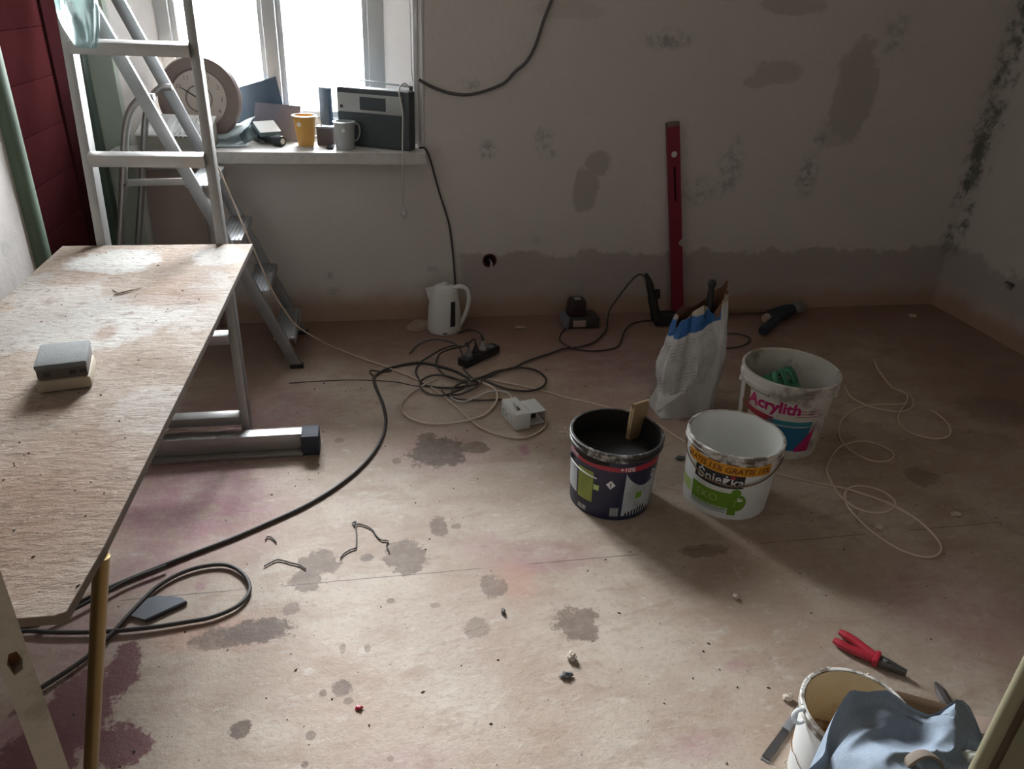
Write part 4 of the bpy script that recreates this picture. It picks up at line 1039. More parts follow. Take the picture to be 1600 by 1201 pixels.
pn = obj('tuner_panel', rbx(0.006, -0.004, 0.150, LR-0.04, 0.006, 0.080, 0.002), M['radio_top'], t, 'silver tuner panel')
obj('dial_window', rbx(0.115, -0.006, 0.163, 0.125, 0.004, 0.055, 0.001), M['grille'], pn, 'dark dial window')
obj('knob', MB().lathe([(0.001, 0), (0.008, 0), (0.007, 0.008), (0.001, 0.008)], FL + RR @ Vector((0.024, -0.004, 0.172)), 16, Matrix.Rotation(PI/2, 3, 'X')), M['radio'], pn)
obj('speaker_grille', rbx(0.012, -0.003, 0.012, LR-0.05, 0.005, 0.132, 0.002), M['grille'], t)
for i in range(11): obj('grille_bar', rbx(0.016, -0.0045, 0.018+i*0.0115, LR-0.058, 0.003, 0.004, 0.0005), M['radio'], t)
a0 = FL + RR @ Vector((LR-0.015, 0.06, HR+0.018)); a1 = FL + RR @ Vector((0.075, 0.062, HR+0.030))
obj('aerial', MB().tube([a0, a0.lerp(a1, 0.5), a1], [0.0045, 0.0040, 0.0028], 10), M['alu_thin'], t)
obj('aerial_joint', MB().box(FL + RR @ Vector((LR-0.014, 0.060, HR+0.010)), (0.014, 0.012, 0.022), RR, 0.002), M['radio'], t)
sp = [FL + RR @ Vector((LR-0.010+0.006*math.cos(a), 0.030+0.006*math.sin(a), HR-0.03+0.0009*a)) for a in [i*0.5 for i in range(60)]]
obj('coiled_wire', MB().tube(sp, 0.0014, 6), M['enamel'], t)
# thin dark panel and small box left of the radio
t = thing('book', 'thin dark blue book standing on end between the mugs', 'book', (-0.165, 3.76, ZS))
RB = Matrix.Rotation(math.radians(-55), 3, 'Z')
for y in (-0.009, 0.009): obj('cover', MB().box(Vector((-0.165, 3.765, ZS+0.120)) + RB @ Vector((0, y, 0)), (0.075, 0.003, 0.24), RB, 0.001), M['navy_card'], t)
obj('pages', MB().box((-0.165, 3.765, ZS+0.119), (0.072, 0.015, 0.234), RB), M['palegrey'], t)
obj('spine', MB().box(Vector((-0.165, 3.765, ZS+0.120)) + RB @ Vector((0.037, 0, 0)), (0.003, 0.021, 0.24), RB, 0.001), M['navy_card'], t)
M['brown_box'] = plain('dark_brown_card', (0.10, 0.075, 0.075), 0.7, var=0.1)
t = thing('small_box', 'small dark brown box behind the two mugs', 'box', (-0.165, 3.69, ZS))
obj('carton', MB().box((-0.168, 3.690, ZS+0.038), (0.075, 0.05, 0.075), (0, 0, -0.2), 0.003), M['brown_box'], t)
obj('lid', MB().box((-0.168, 3.690, ZS+0.079), (0.080, 0.054, 0.009), (0, 0, -0.2), 0.002), M['mauve'], t)
for i, (x, y, l) in enumerate([(-0.150, 3.585, 'small metal fitting lying between the mugs, nearer the edge'), (-0.148, 3.625, 'small metal fitting behind the other one, between the mugs')]):
    mb = MB().lathe([(0.006, 0.002), (0.014, 0.0), (0.016, 0.008), (0.009, 0.013), (0.006, 0.010)], (x, y, ZS), 14, close=True)
    tag(obj('metal_fitting', mb, M['black_cap'], loc=(x, y, ZS)), l, 'fitting', 'small fittings on the sill')
mb = MB().ball((0.055, 3.545, ZS+0.004), (0.011, 0.006, 0.004), 10, 6).ball((0.045, 3.547, ZS+0.003), (0.006, 0.006, 0.003), 8, 6)
tag(obj('paper_scrap', mb, M['enamel'], loc=(0.05, 3.545, ZS)), 'tiny white scrap on the sill under the radio front', 'scrap')

# ------------------------------------------------------------------ kettle
t = thing('kettle', 'white plastic electric kettle standing on the floor against the back wall', 'kettle', (0.352, 3.455, 0.0))
kp = [(0.001, 0.0), (0.080, 0.0), (0.084, 0.008), (0.083, 0.03), (0.078, 0.11), (0.068, 0.185), (0.062, 0.212), (0.058, 0.216), (0.001, 0.218)]
obj('body', MB().lathe(kp, seg=48), M['white_plastic'], t, world=False)
obj('lid', MB().lathe([(0.001, 0.246), (0.012, 0.246), (0.016, 0.240), (0.016, 0.234), (0.022, 0.230), (0.046, 0.226), (0.053, 0.217), (0.050, 0.214)], seg=36), M['white_plastic'], t, 'lid with a small knob', world=False)
spf = MB()
spf.add([(-0.048, -0.030, 0.205), (-0.048, 0.030, 0.205), (-0.090, 0, 0.208), (-0.062, -0.022, 0.145), (-0.062, 0.022, 0.145), (-0.070, 0, 0.140), (-0.050, -0.030, 0.216), (-0.050, 0.030, 0.216), (-0.093, 0, 0.219)],
        [(0, 3, 5, 2), (1, 2, 5, 4), (0, 6, 8, 2), (1, 2, 8, 7), (6, 7, 8), (3, 4, 5), (0, 3, 4, 1), (0, 1, 7, 6)])
obj('spout', spf, M['white_plastic'], t, world=False)
hp = spline([(0.045, -0.005, 0.220), (0.075, -0.010, 0.228), (0.105, -0.016, 0.216), (0.118, -0.02, 0.180), (0.114, -0.02, 0.13), (0.098, -0.018, 0.075), (0.078, -0.012, 0.030)], 6)
obj('handle', MB().tube(hp, 0.0125, 12, sq=0.85), M['white_plastic'], t, world=False)
kc = Cone(0.0865, 0.0715, 0.21)
kgv = MB().grid(lambda u, v: kc.at(-76+20*u + 5*v, 0.045 + 0.125*v + 0.0, 0.0022 - 0.002*abs(2*u-1)), 6, 10)
obj('water_gauge', kgv, M['ink_black'], t, 'dark water-level window', world=False)
obj('switch', MB().box((-0.005, -0.083, 0.012), (0.022, 0.008, 0.007), bev=0.002), M['ink_grey'], t, world=False)
M['beige_plastic'] = plain('dusty_beige_plastic', (0.40, 0.31, 0.25), 0.6, var=0.1)
bp_ = Vector((0.2213,3.4985,0))
tag(obj('plastic_wedge', MB().prism([(-0.055, -0.035), (0.0, -0.06), (0.06, -0.03), (0.06, 0.04), (-0.01, 0.05)], 0, 0.018, c=bp_), M['beige_plastic'], loc=bp_, smooth=0), 'dusty pale wedge of plastic lying left of the kettle', 'wedge')

# ------------------------------------------------------------------ cables
M['dark_cord'] = plain('dark_rubber_cable', (0.050, 0.044, 0.040), 0.6, var=0.2)
M['wall_cord'] = plain('grey_rubber_cable', (0.085, 0.085, 0.085), 0.6, var=0.15)
M['beige_cord'] = plain('beige_cable', (0.60, 0.49, 0.40), 0.55, var=0.1)
M['white_cord'] = plain('white_cable', (0.50, 0.49, 0.47), 0.5, var=0.06)
def cable(label, pts, r_, mat, cat='cable', name='cable', lift=0.0, sub=7, group=None, plug=None):
    P = []
    for p in pts:
        v = Vector(p)
        if v.z < 0.001: v.z = r_ + lift
        P.append(v)
    S = spline(P, sub)
    S = [Vector((p.x, p.y, max(p.z, r_*0.98) if p.z < 0.05 else p.z)) for p in S]
    if plug is None:
        o = obj(name, MB().tube(S, r_, 8), M[mat], loc=(P[0].x, P[0].y, max(0, P[0].z-r_)), smooth=60)
        return tag(o, label, cat, group)
    t = thing(name, label, cat, (P[0].x, P[0].y, max(0, P[0].z-r_)), group)
    obj('cord', MB().tube(S, r_, 8), M[mat], t, smooth=60)
    pp, d = Vector(plug[0]), Vector(plug[1]).normalized()
    mb = MB().tube([pp, pp+d*0.012, pp+d*0.03, pp+d*0.034, pp+d*0.042], [r_*1.3, 0.008, 0.013, 0.017, 0.017], 12)
    pl_ = obj('plug', mb, M[plug[2]], t)
    if len(plug) > 3:
        s_ = d.orthogonal().normalized()
        pm = MB()
        for k2 in (-1, 1): pm.tube([pp+d*0.042+s_*0.0095*k2, pp+d*0.060+s_*0.0095*k2], 0.0024, 8)
        obj('pins', pm, M['wire'], pl_)
    return t

cable('thick dark cable running from under the board up to the tangle by the kettle',
      [(-0.9326,1.6045,0),(-0.8651,1.6488,0),(-0.8015,1.694,0),(-0.7281,1.7485,0),(-0.6408,1.8023,0),(-0.5476,1.8566,0),(-0.4482,1.9111,0),(-0.3437,1.9787,0),(-0.2322,2.0579,0),(-0.1333,2.157,0),(-0.0474,2.2797,0),(0.0097,2.4189,0),(0.0353,2.5568,0),(0.0277,2.7112,0),(0.0052,2.8468,0),(-0.0008,2.942,0),(0.0335,3.0005,0),(0.0878,3.0399,0),(0.1688,3.0715,0),(0.2285,3.0661,0),(0.2882,3.0279,0),(0.3485,2.9773,0),(0.3942,2.9105,0),(0.4393,2.8515,0)], 0.0062, 'dark_cord', lift=0.0)
cable('dark cable forming a loose loop on the floor beside the brass pole',
      [(-0.8402,1.3662,0),(-0.7981,1.4089,0),(-0.7315,1.4803,0),(-0.6917,1.5494,0),(-0.6583,1.6297,0),(-0.6084,1.7299,0),(-0.5349,1.7857,0),(-0.4494,1.7935,0),(-0.391,1.748,0),(-0.3642,1.6821,0),(-0.3839,1.6254,0),(-0.4437,1.5888,0),(-0.5134,1.5777,0),(-0.6054,1.5702,0),(-0.7129,1.5719,0),(-0.822,1.5848,0),(-0.9015,1.6002,0),(-0.9244,1.5818,0)], 0.0058, 'dark_cord', lift=0.004)
cable('second dark cable close beside the thick one under the front end of the board',
      [(-0.8749,1.6097,0),(-0.812,1.6507,0),(-0.7487,1.7039,0),(-0.6888,1.756,0),(-0.6033,1.8028,0)], 0.0050, 'dark_cord', lift=0.010)
thin = [(-0.531,2.95,0.9004),(-0.5218,2.98,0.8503),(-0.5064,3.02,0.7624),(-0.4748,3.03,0.6427),(-0.4391,3.04,0.5173),(-0.4002,3.07,0.3671),(-0.3611,3.1,0.2631),(-0.3229,3.13,0.1814),(-0.2577,3.17,0.1069)] + [(-0.1843,3.2736,0),(-0.0679,3.1528,0),(0.0433,3.0504,0),(0.1494,2.9399,0),(0.215,2.8613,0),(0.2476,2.7999,0),(0.3008,2.6942,0),(0.3562,2.5525,0),(0.3958,2.4744,0),(0.4561,2.4156,0),(0.5247,2.3849,0),(0.5827,2.4018,0),(0.6391,2.4531,0),(0.6585,2.5054,0),(0.6494,2.5471,0)]
cable('thin pale cable hanging from the rung ladder and crossing the floor to the white box', thin, 0.0034, 'beige_cord', lift=0.004)
cable('beige cable lying in a wide oval loop left of the white box',
      [(0.2675,2.8982,0),(0.2322,2.8715,0),(0.1971,2.8396,0),(0.1422,2.7764,0),(0.1037,2.6928,0),(0.1029,2.63,0),(0.1296,2.5715,0),(0.1838,2.5312,0),(0.2466,2.5147,0),(0.3226,2.5262,0),(0.3781,2.5452,0),(0.4317,2.5802,0),(0.4773,2.6545,0),(0.5002,2.7293,0),(0.4896,2.7993,0),(0.4401,2.8574,0),(0.4068,2.8787,0)], 0.0042, 'beige_cord', lift=0.006)
cable('white flex curling from the tangle to the top of the white box',
      [(*p[:2], 0.0) for p in [(0.4327,2.8641,0),(0.3667,2.8466,0),(0.3235,2.804,0),(0.3041,2.749,0),(0.315,2.7036,0),(0.3521,2.6835,0),(0.4094,2.7161,0),(0.4575,2.7506,0),(0.503,2.7632,0),(0.5388,2.7482,0)]] + [(0.544,2.6508,0.04), (0.5322,2.524,0.075), (0.5337,2.478,0.075)], 0.0036, 'white_cord', lift=0.008)
cable('long beige cable running behind the buckets and coiling on the right side of the floor',
      [(0.4092,2.8968,0),(0.4785,2.8901,0),(0.5302,2.8608,0),(0.6067,2.8173,0),(0.6821,2.7745,0),(0.7756,2.6961,0),(0.8942,2.6228,0),(0.9932,2.5425,0),(1.0777,2.4711,0),(1.1158,2.3919,0),(1.1591,2.287,0),(1.2182,2.1946,0),(1.3088,2.1153,0),(1.4091,2.0495,0),(1.4968,1.9947,0),(1.6011,1.939,0),(1.6432,1.907,0),(1.7161,1.8307,0),(1.7523,1.7442,0),(1.7563,1.6594,0),(1.7397,1.6007,0),(1.6995,1.5658,0),(1.6441,1.5639,0),(1.5897,1.6138,0),(1.5594,1.704,0),(1.5554,1.8071,0),(1.5775,1.8809,0),(1.6221,1.9326,0),(1.678,1.9416,0),(1.7313,1.9079,0),(1.7439,1.8495,0),(1.7158,1.8089,0),(1.6531,1.788,0),(1.5974,1.8055,0),(1.5739,1.8517,0),(1.5695,1.9158,0),(1.5903,1.9998,0),(1.6177,2.0627,0),(1.6961,2.1494,0),(1.7733,2.2048,0),(1.8727,2.2221,0),(1.9241,2.174,0),(1.9301,2.1185,0),(1.8766,2.0801,0),(1.8122,2.0919,0),(1.7771,2.1629,0),(1.7794,2.2324,0),(1.8194,2.3159,0),(1.8918,2.4007,0),(1.9981,2.4708,0),(2.121,2.4919,0),(2.2281,2.4866,0),(2.2976,2.5493,0),(2.2997,2.5971,0),(2.2817,2.6357,0),(2.3042,2.7351,0),(2.3363,2.8324,0),(2.3729,2.9131,0)], 0.0036, 'beige_cord', lift=0.0)
cable('faint thin beige cable loop right of the dusty filler bucket',
      [(2.0601,2.6573,0),(2.0335,2.5699,0),(2.0473,2.5051,0),(2.0929,2.45,0),(2.1635,2.4207,0),(2.2233,2.4365,0),(2.2773,2.4816,0),(2.3195,2.571,0)], 0.0032, 'beige_cord', lift=0.003)
cable('faint beige cable loop at the far right of the coil',
      [(2.253,2.4955,0),(2.1528,2.4054,0),(2.101,2.3314,0),(2.0997,2.2556,0),(2.1657,2.2042,0),(2.2469,2.2197,0),(2.3045,2.2942,0),(2.3199,2.3771,0),(2.3155,2.4159,0)], 0.0032, 'beige_cord', lift=0.003)
cable('dark cable loop lying on the right side of the tangle',
      [(0.4037,2.8549,0),(0.4776,2.8841,0),(0.5434,2.9401,0),(0.6357,2.9698,0),(0.7052,2.9376,0),(0.7347,2.8595,0),(0.7134,2.7891,0),(0.6664,2.7527,0),(0.6099,2.7468,0),(0.5437,2.7765,0),(0.4914,2.8285,0),(0.449,2.8807,0)], 0.0050, 'dark_cord', lift=0.008)
gcord = [tuple(p) for p in [(0.4206,2.8774,0),(0.472,2.9031,0),(0.5331,2.9474,0),(0.6127,2.972,0),(0.6831,3.0313,0),(0.7488,3.0729,0),(0.8148,3.1088,0),(0.8873,3.1523,0),(0.9698,3.1669,0),(1.0661,3.2257,0)]] + [(1.1597,3.36,-0.0146),(1.1755,3.4,0.0453),(1.1901,3.42,0.0927),(1.2331,3.43,0.1603),(1.2847,3.43,0.2376),(1.324,3.43,0.274),(1.3557,3.43,0.2632),(1.3733,3.43,0.2323)]
cable('dark cable rising in an arch to the top of the dark power tool', gcord, 0.0048, 'dark_cord', lift=0.006)
cable('thin dark cord from the charger to the base of the power tool',
      [(0.9757,3.431,0),(0.9179,3.3307,0),(0.8978,3.2474,0),(0.9327,3.1701,0),(1.0066,3.1275,0),(1.1034,3.1335,0),(1.1721,3.1791,0),(1.2402,3.3203,0),(1.3073,3.4216,0),(1.3921,3.4662,0),(1.45,3.4704,0)], 0.0038, 'dark_cord', lift=0.003)
cable('dark cord looping on the floor behind the plaster sack', [(1.617,3.1111,0),(1.6975,3.1041,0),(1.7923,3.1261,0),(1.8606,3.182,0),(1.8664,3.237,0),(1.8203,3.2731,0),(1.7356,3.2638,0),(1.6718,3.2213,0)], 0.0042, 'dark_cord', lift=0.0)
cable('dark thin lead running into the left end of the white box', [(0.2742,2.7973,0),(0.2962,2.7498,0),(0.345,2.7116,0),(0.4229,2.6982,0),(0.5133,2.6945,0)], 0.0034, 'dark_cord', lift=0.003)
cable('small dark oval coil in the middle of the tangle', [(0.3043,2.7267,0),(0.3196,2.7928,0),(0.3545,2.836,0),(0.419,2.8655,0),(0.4511,2.8564,0),(0.4343,2.8164,0),(0.393,2.7741,0),(0.3377,2.74,0),(0.3041,2.749,0),(0.2688,2.7414,0),(0.2226,2.7571,0),(0.1919,2.8054,0),(0.1908,2.8637,0),(0.2129,2.9034,0),(0.2593,2.9295,0),(0.3133,2.912,0),(0.3539,2.8778,0),(0.387,2.8328,0),(0.3597,2.7889,0),(0.2962,2.7498,0)], 0.0042, 'dark_cord', lift=0.010)
cable('thin dark wire continuing as the drawn edge of the sill shadow left of the tangle', [(-0.3538,2.9341,0),(-0.2809,2.9389,0),(-0.1753,2.9406,0),(-0.0684,2.9364,0),(0.082,2.9039,0),(0.1662,2.8602,0),(0.2776,2.8317,0),(0.3585,2.8238,0)], 0.0020, 'dark_cord', lift=0.0)  # left part is a thin tube drawing the edge of the sill's shadow

# power strip with plugs
sa = Vector((0.3979,3.0309,0)); sb_ = Vector((0.5537,3.167,0))
dd = (sb_-sa).normalized(); nn = Vector((-dd.y, dd.x, 0)); RS = Matrix((dd, nn, Vector((0, 0, 1)))).transposed()
LS = (sb_-sa).length
t = thing('power_strip', 'black trailing power strip with plugs in it, in front of the kettle', 'power strip', (sa+sb_)/2)
obj('body', MB().box((sa+sb_)/2 + Vector((0, 0, 0.020)), (LS+0.03, 0.056, 0.038), RS, 0.008), M['black'], t)
for i in range(4):
    obj('socket', MB().lathe([(0.001, 0.0005), (0.017, 0.0005), (0.0195, 0.002), (0.0195, 0.0)], sa.lerp(sb_, 0.14+0.24*i) + Vector((0, 0, 0.039)), 18), M['ink_grey'], t)
def upcable(label, k_, pts, mat, pm):
    top = sa.lerp(sb_, k_) + Vector((0, 0, 0.041+0.042))
    tops = [top + Vector((-0.010, 0.0, 0.025)), top]
    cable(label, [tuple(p) for p in pts] + [tuple(v) for v in tops], 0.0042, mat, lift=0.004, plug=(top, (0, 0, -1), pm))
upcable('dark cable arching into the leftmost plug of the power strip', 0.14, [(0.4368,2.8339,0),(0.3033,2.8175,0),(0.2087,2.8502,0),(0.1842,2.9244,0),(0.181,2.9993,0),(0.2058,3.0673,0.01),(0.2507,3.0882,0.03),(0.2997,3.0879,0.06),(0.3513,3.0594,0.09),(0.3903,3.0054,0.11)], 'dark_cord', 'ink_grey')
upcable('dark cable arching into the middle plug of the power strip', 0.38, [(0.4053,2.8668,0),(0.3395,2.8973,0),(0.302,2.9378,0),(0.2779,3.0095,0),(0.2788,3.0814,0),(0.3011,3.1323,0.02),(0.3463,3.0907,0.06),(0.4025,3.0331,0.1)], 'dark_cord', 'black')
upcable('kettle cord curving into the grey plug of the power strip', 0.62, [(0.4137,3.3874,0),(0.4615,3.4159,0.01),(0.4917,3.3593,0.03),(0.4986,3.1981,0.08),(0.4885,3.0732,0.11)], 'dark_cord', 'greymug')
cable('pale grey cable arching over the floor left of the power strip', [(0.1635,3.1732,0),(0.1941,3.2336,0.01),(0.2339,3.2442,0.03),(0.2871,3.2355,0.045),(0.3443,3.2088,0.045),(0.387,3.1878,0.03),(0.4016,3.1342,0.015),(0.3941,3.0709,0),(0.3944,2.9794,0),(0.4183,2.902,0)], 0.0040, 'wall_cord', lift=0.002)

# cable on the back wall and cords at the sill
cable('thick grey cable drooping along the back wall from above to the window corner',
      [(0.853,3.592,1.5529),(0.8299,3.592,1.4782),(0.8006,3.592,1.4018),(0.7668,3.592,1.2929),(0.7297,3.592,1.2261),(0.682,3.592,1.185),(0.64,3.592,1.141),(0.5969,3.592,1.1183),(0.5304,3.592,1.0951),(0.4667,3.592,1.0828),(0.3945,3.592,1.0866),(0.3229,3.592,1.1064),(0.2721,3.592,1.1291),(0.2497,3.592,1.1417)], 0.0066, 'wall_cord')
cable('thin dark cord running from the sill end down the wall to behind the kettle',
      [(0.2464,3.56,0.8543),(0.2744,3.585,0.8472),(0.2982,3.592,0.8001),(0.3275,3.592,0.6916),(0.3517,3.592,0.6102),(0.389,3.592,0.486),(0.4088,3.592,0.3314),(0.4193,3.592,0.2147),(0.4302,3.592,0.0945),(0.4372,3.585,-0.0262)], 0.0042, 'dark_cord')
pb = Vector((0.1687,3.47,0.5638))
cable('white mains cord hanging from the radio over the sill edge with its plug',
      [tuple(FL + RR @ Vector((LR-0.012, 0.034, HR+0.018))), tuple(FL + RR @ Vector((LR-0.030, 0.020, HR+0.035))), tuple(FL + RR @ Vector((LR-0.042, -0.008, HR+0.01)))] + [(0.1737,3.535,1.0114),(0.1695,3.5,0.9084),(0.1666,3.474,0.8443),(0.1674,3.472,0.7608),(0.1655,3.472,0.675),(0.1669,3.472,0.6107)], 0.0036, 'white_cord', plug=((0.1669,3.472,0.6107), (0.05, 0, -1), 'white_cord', 1))
cable('thin white wire running down the right window reveal to the radio', [(0.2156,3.64,1.5483),(0.2192,3.64,1.4522),(0.2219,3.64,1.3028),(0.2224,3.64,1.1733),(0.226,3.62,1.1277)], 0.0028, 'white_cord')

# ------------------------------------------------------------------ white plastic box in the cable tangle
t = thing('junction_box', 'white plastic socket box lying open in the cable tangle', 'box', (0.5771,2.4991,0))
ja = Vector((0.4911,2.5792,0)); jb = Vector((0.5262,2.4459,0))
dj = (jb-ja).normalized(); nj = Vector((-dj.y, dj.x, 0)); RJ = Matrix((dj, nj, Vector((0, 0, 1)))).transposed()
LJ = (jb-ja).length
def jbx(x, y, z, w, d, h, bev=0.002): return MB().box(ja + RJ @ Vector((x+w/2, y+d/2, z+h/2)), (w, d, h), RJ, bev)
obj('body', jbx(0, 0, 0.002, LJ, 0.062, 0.070, 0.004), M['white_plastic'], t)
fp_ = obj('face_plate', jbx(0.008, -0.004, 0.008, LJ-0.018, 0.006, 0.058, 0.002), M['white_plastic'], t)
for k2 in (0.3, 0.62):
    obj('socket_recess', MB().lathe([(0.001, -0.001), (0.014, -0.001), (0.016, 0.002), (0.018, 0.0)], ja + RJ @ Vector((LJ*k2, -0.0042, 0.037)), 18, RJ @ Matrix.Rotation(PI/2, 3, 'X')), M['palegrey'], fp_)
obj('cable_gland', jbx(LJ*0.55, 0.02, 0.070, 0.03, 0.012, 0.004, 0.001), M['black'], t)
for a in (0.0, 0.052):
    obj('side_wall', jbx(LJ*0.05+0.01, 0.062, 0.002+a, LJ*0.75, 0.075, 0.004, 0.001), M['white_plastic'], t)
obj('side_wall', jbx(LJ*0.05+0.01, 0.062, 0.002, 0.004, 0.075, 0.054, 0.001), M['white_plastic'], t)
obj('terminal', jbx(LJ*0.35, 0.085, 0.006, 0.03, 0.03, 0.02, 0.002), M['ink_black'], t)

# ------------------------------------------------------------------ wall socket boxes
M['socket_red'] = plain('dark_red_box_plastic', (0.10, 0.022, 0.022), 0.5, var=0.2)
M['socket_dark'] = plain('dark_hole', (0.02, 0.008, 0.008), 0.8)
t = thing('socket_box', 'empty round dark red socket box sunk in the back wall above the kettle', 'socket box', (hx, 3.6, hz))
RX = Matrix.Rotation(PI/2, 3, 'X')
obj('ring', MB().lathe([(0.033, -0.045), (0.033, 0.0), (0.036, 0.0015), (0.0365, 0.0), (0.030, 0.001), (0.030, -0.045)], (hx, 3.6, hz), 28, RX), M['socket_red'], t)
obj('back', MB().lathe([(0.001, -0.043), (0.0305, -0.043)], (hx, 3.6, hz), 28, RX), M['socket_dark'], t)
for q in range(2):
    obj('wire_end', MB().tube(spline([(hx+0.005, 3.635, hz-0.005), (hx+0.008+0.004*q, 3.605, hz-0.012), (hx+0.004+0.008*q, 3.594, hz-0.034-0.004*q)], 5), 0.0022, 6), M['enamel'], t)

# ------------------------------------------------------------------ tools by the back wall
M['charger'] = plain('dark_charger_plastic', (0.040, 0.036, 0.034), 0.5, var=0.15)
M['batt'] = plain('dark_plum_battery', (0.042, 0.022, 0.026), 0.45, var=0.15)
cx, cy = 1.045, 3.455
t = thing('charger', 'dark battery charger with a grey label on the floor near the wall', 'charger', (cx, cy, 0))
obj('body', MB().box((cx, cy, 0.031), (0.185, 0.11, 0.06), bev=0.010), M['charger'], t)
obj('label_plate', MB().box((cx-0.015, cy-0.056, 0.031), (0.066, 0.003, 0.034), bev=0.001), M['beige_plastic'], t, 'grey label plate')
obj('shoulder', MB().box((cx-0.082, cy-0.01, 0.036), (0.03, 0.10, 0.062), bev=0.010), M['mauve'], t)
t = thing('tool_battery', 'dark tool battery sitting on the charger', 'battery', (cx-0.02, cy, 0.0615))
obj('case', MB().box((cx-0.022, cy, 0.1015), (0.090, 0.075, 0.078), bev=0.016), M['batt'], t)
obj('top_cap', MB().box((cx-0.022, cy, 0.139), (0.075, 0.062, 0.014), bev=0.005), M['charger'], t)
obj('label_plate', MB().box((cx-0.022, cy-0.004, 0.1462), (0.032, 0.03, 0.002)), M['palegrey'], t, 'small pale label')

M['tool'] = plain('dark_green_black_tool', (0.020, 0.024, 0.021), 0.5, var=0.2)
t = thing('power_tool', 'dark corded power tool standing on its head beside the red level', 'power tool', (1.46, 3.43, 0))
hb = spline([(1.452, 3.43, 0.03), (1.432, 3.43, 0.09), (1.412, 3.43, 0.15), (1.392, 3.43, 0.21), (1.378, 3.43, 0.247)], 5)
obj('handle', MB().tube(hb, [0.033+0.0015*math.sin(i*0.9)-0.0007*i for i in range(len(hb))], 16, sq=0.85), M['tool'], t)
obj('cord_sleeve', MB().tube([(1.378, 3.43, 0.246), (1.365, 3.43, 0.272), (1.358, 3.43, 0.278)], [0.014, 0.008, 0.006], 12), M['black'], t)
obj('gear_head', MB().box((1.500, 3.43, 0.034), (0.125, 0.075, 0.064), bev=0.014), M['black'], t)
obj('switch', MB().box((1.436, 3.425, 0.170), (0.026, 0.02, 0.05), (0, -0.15, 0), 0.005), M['black'], t)
obj('spindle', MB().lathe([(0.001, 0), (0.02, 0), (0.02, 0.02), (0.001, 0.02)], (1.568, 3.43, 0.034), 14, Matrix.Rotation(PI/2, 3, 'Y')), M['wire'], t)

t = thing('hand_drill', 'dark drill lying on the floor by the wall right of the plaster sack', 'drill', (2.17, 3.40, 0))
d0 = Vector((2.04, 3.37, 0.045)); d1 = Vector((2.30, 3.495, 0.048)); dv = (d1-d0).normalized()
obj('body', MB().tube([d0, d0+dv*0.02, d0.lerp(d1, 0.5), d0.lerp(d1, 0.72)], [0.022, 0.036, 0.040, 0.032], 16), M['black_cap'], t)
obj('collar', MB().tube([d0-dv*0.025, d0+dv*0.004], [0.018, 0.024], 14), M['beige_plastic'], t, 'pale rear collar')
obj('chuck', MB().tube([d0.lerp(d1, 0.72), d0.lerp(d1, 0.80), d0.lerp(d1, 0.82), d0.lerp(d1, 1.0)], [0.024, 0.024, 0.030, 0.028], 16), M['ink_grey'], t, 'grey chuck')
obj('grip', MB().tube(spline([(2.10, 3.38, 0.034), (2.03, 3.31, 0.030), (1.955, 3.245, 0.026)], 5), [0.026]*9+[0.028, 0.024], 12, sq=0.9), M['black_cap'], t)
obj('bit', MB().tube([d1, d1+dv*0.07], 0.005, 8), M['wire'], t)
obj('chuck_ring', MB().lathe([(0.026, 0), (0.034, 0), (0.034, 0.012), (0.026, 0.012)], d1-dv*0.02, 18, dv.to_track_quat('Z', 'Y').to_matrix(), close=True), M['ink_grey'], t)
t = thing('screwdriver', 'long screwdriver with a thick black handle lying along the wall behind the sack', 'screwdriver', (1.84, 3.48, 0))
obj('handle', MB().tube([(1.745, 3.47, 0.028), (1.76, 3.47, 0.028), (1.86, 3.482, 0.027), (1.875, 3.484, 0.026)], [0.018, 0.027, 0.026, 0.016], 14), M['black'], t)
obj('shaft', MB().tube([(1.872, 3.484, 0.026), (2.12, 3.520, 0.012)], 0.006, 8), M['wire_brown'], t)

# ------------------------------------------------------------------ near small tools
M['red_grip'] = plain('red_plier_grips', (0.40, 0.022, 0.040), 0.4, var=0.08)
M['steel'] = plain('worn_dark_steel', (0.13, 0.12, 0.115), 0.4, 0.7, var=0.2)
pj = Vector((1.2421,1.2054,0)); pt = Vector((1.2926,1.1502,0)); pe1 = Vector((1.2001,1.3044,0)); pe2 = Vector((1.1677,1.2793,0))
t = thing('pliers', 'pliers with red handles lying on the floor near the filler-crusted bucket', 'pliers', (pj.x, pj.y, 0))
ZP = Vector((0, 0, 0.013))
pd = (pt-pj).normalized(); pn_ = Vector((-pd.y, pd.x, 0))
for e, s_ in ((pe1, 1), (pe2, -1)):
    pp = spline([e+ZP, e.lerp(pj, 0.35)+pn_*s_*0.006+ZP, e.lerp(pj, 0.75)+pn_*s_*0.006+ZP, pj+pn_*s_*0.004+ZP], 6)
    rr = [0.0085+0.004*min(1, i/3) for i in range(len(pp))]
    obj('grip', MB().tube(pp, rr, 12, sq=0.85), M['red_grip'], t)
obj('guard', MB().box(pj+ZP+pd*0.002, (0.014, 0.044, 0.024), Matrix((pd, pn_, Vector((0, 0, 1)))).transposed(), 0.005), M['red_grip'], t)
RPl = Matrix((pd, pn_, Vector((0, 0, 1)))).transposed()
LP = (pt-pj).length
for s_ in (-1, 1):
    mb = MB().prism([(0.0, 0.0006*s_), (0.0, 0.013*s_), (LP*0.35, 0.0135*s_), (LP, 0.0055*s_), (LP, 0.0006*s_)], -0.007, 0.007, 'z', RPl, pj+ZP)
    obj('jaw', mb, M['steel'], t)
obj('rivet', MB().lathe([(0.001, 0.010), (0.006, 0.009), (0.007, 0.0)], pj+ZP+pd*LP*0.3, 14), M['alu_thin'], t)

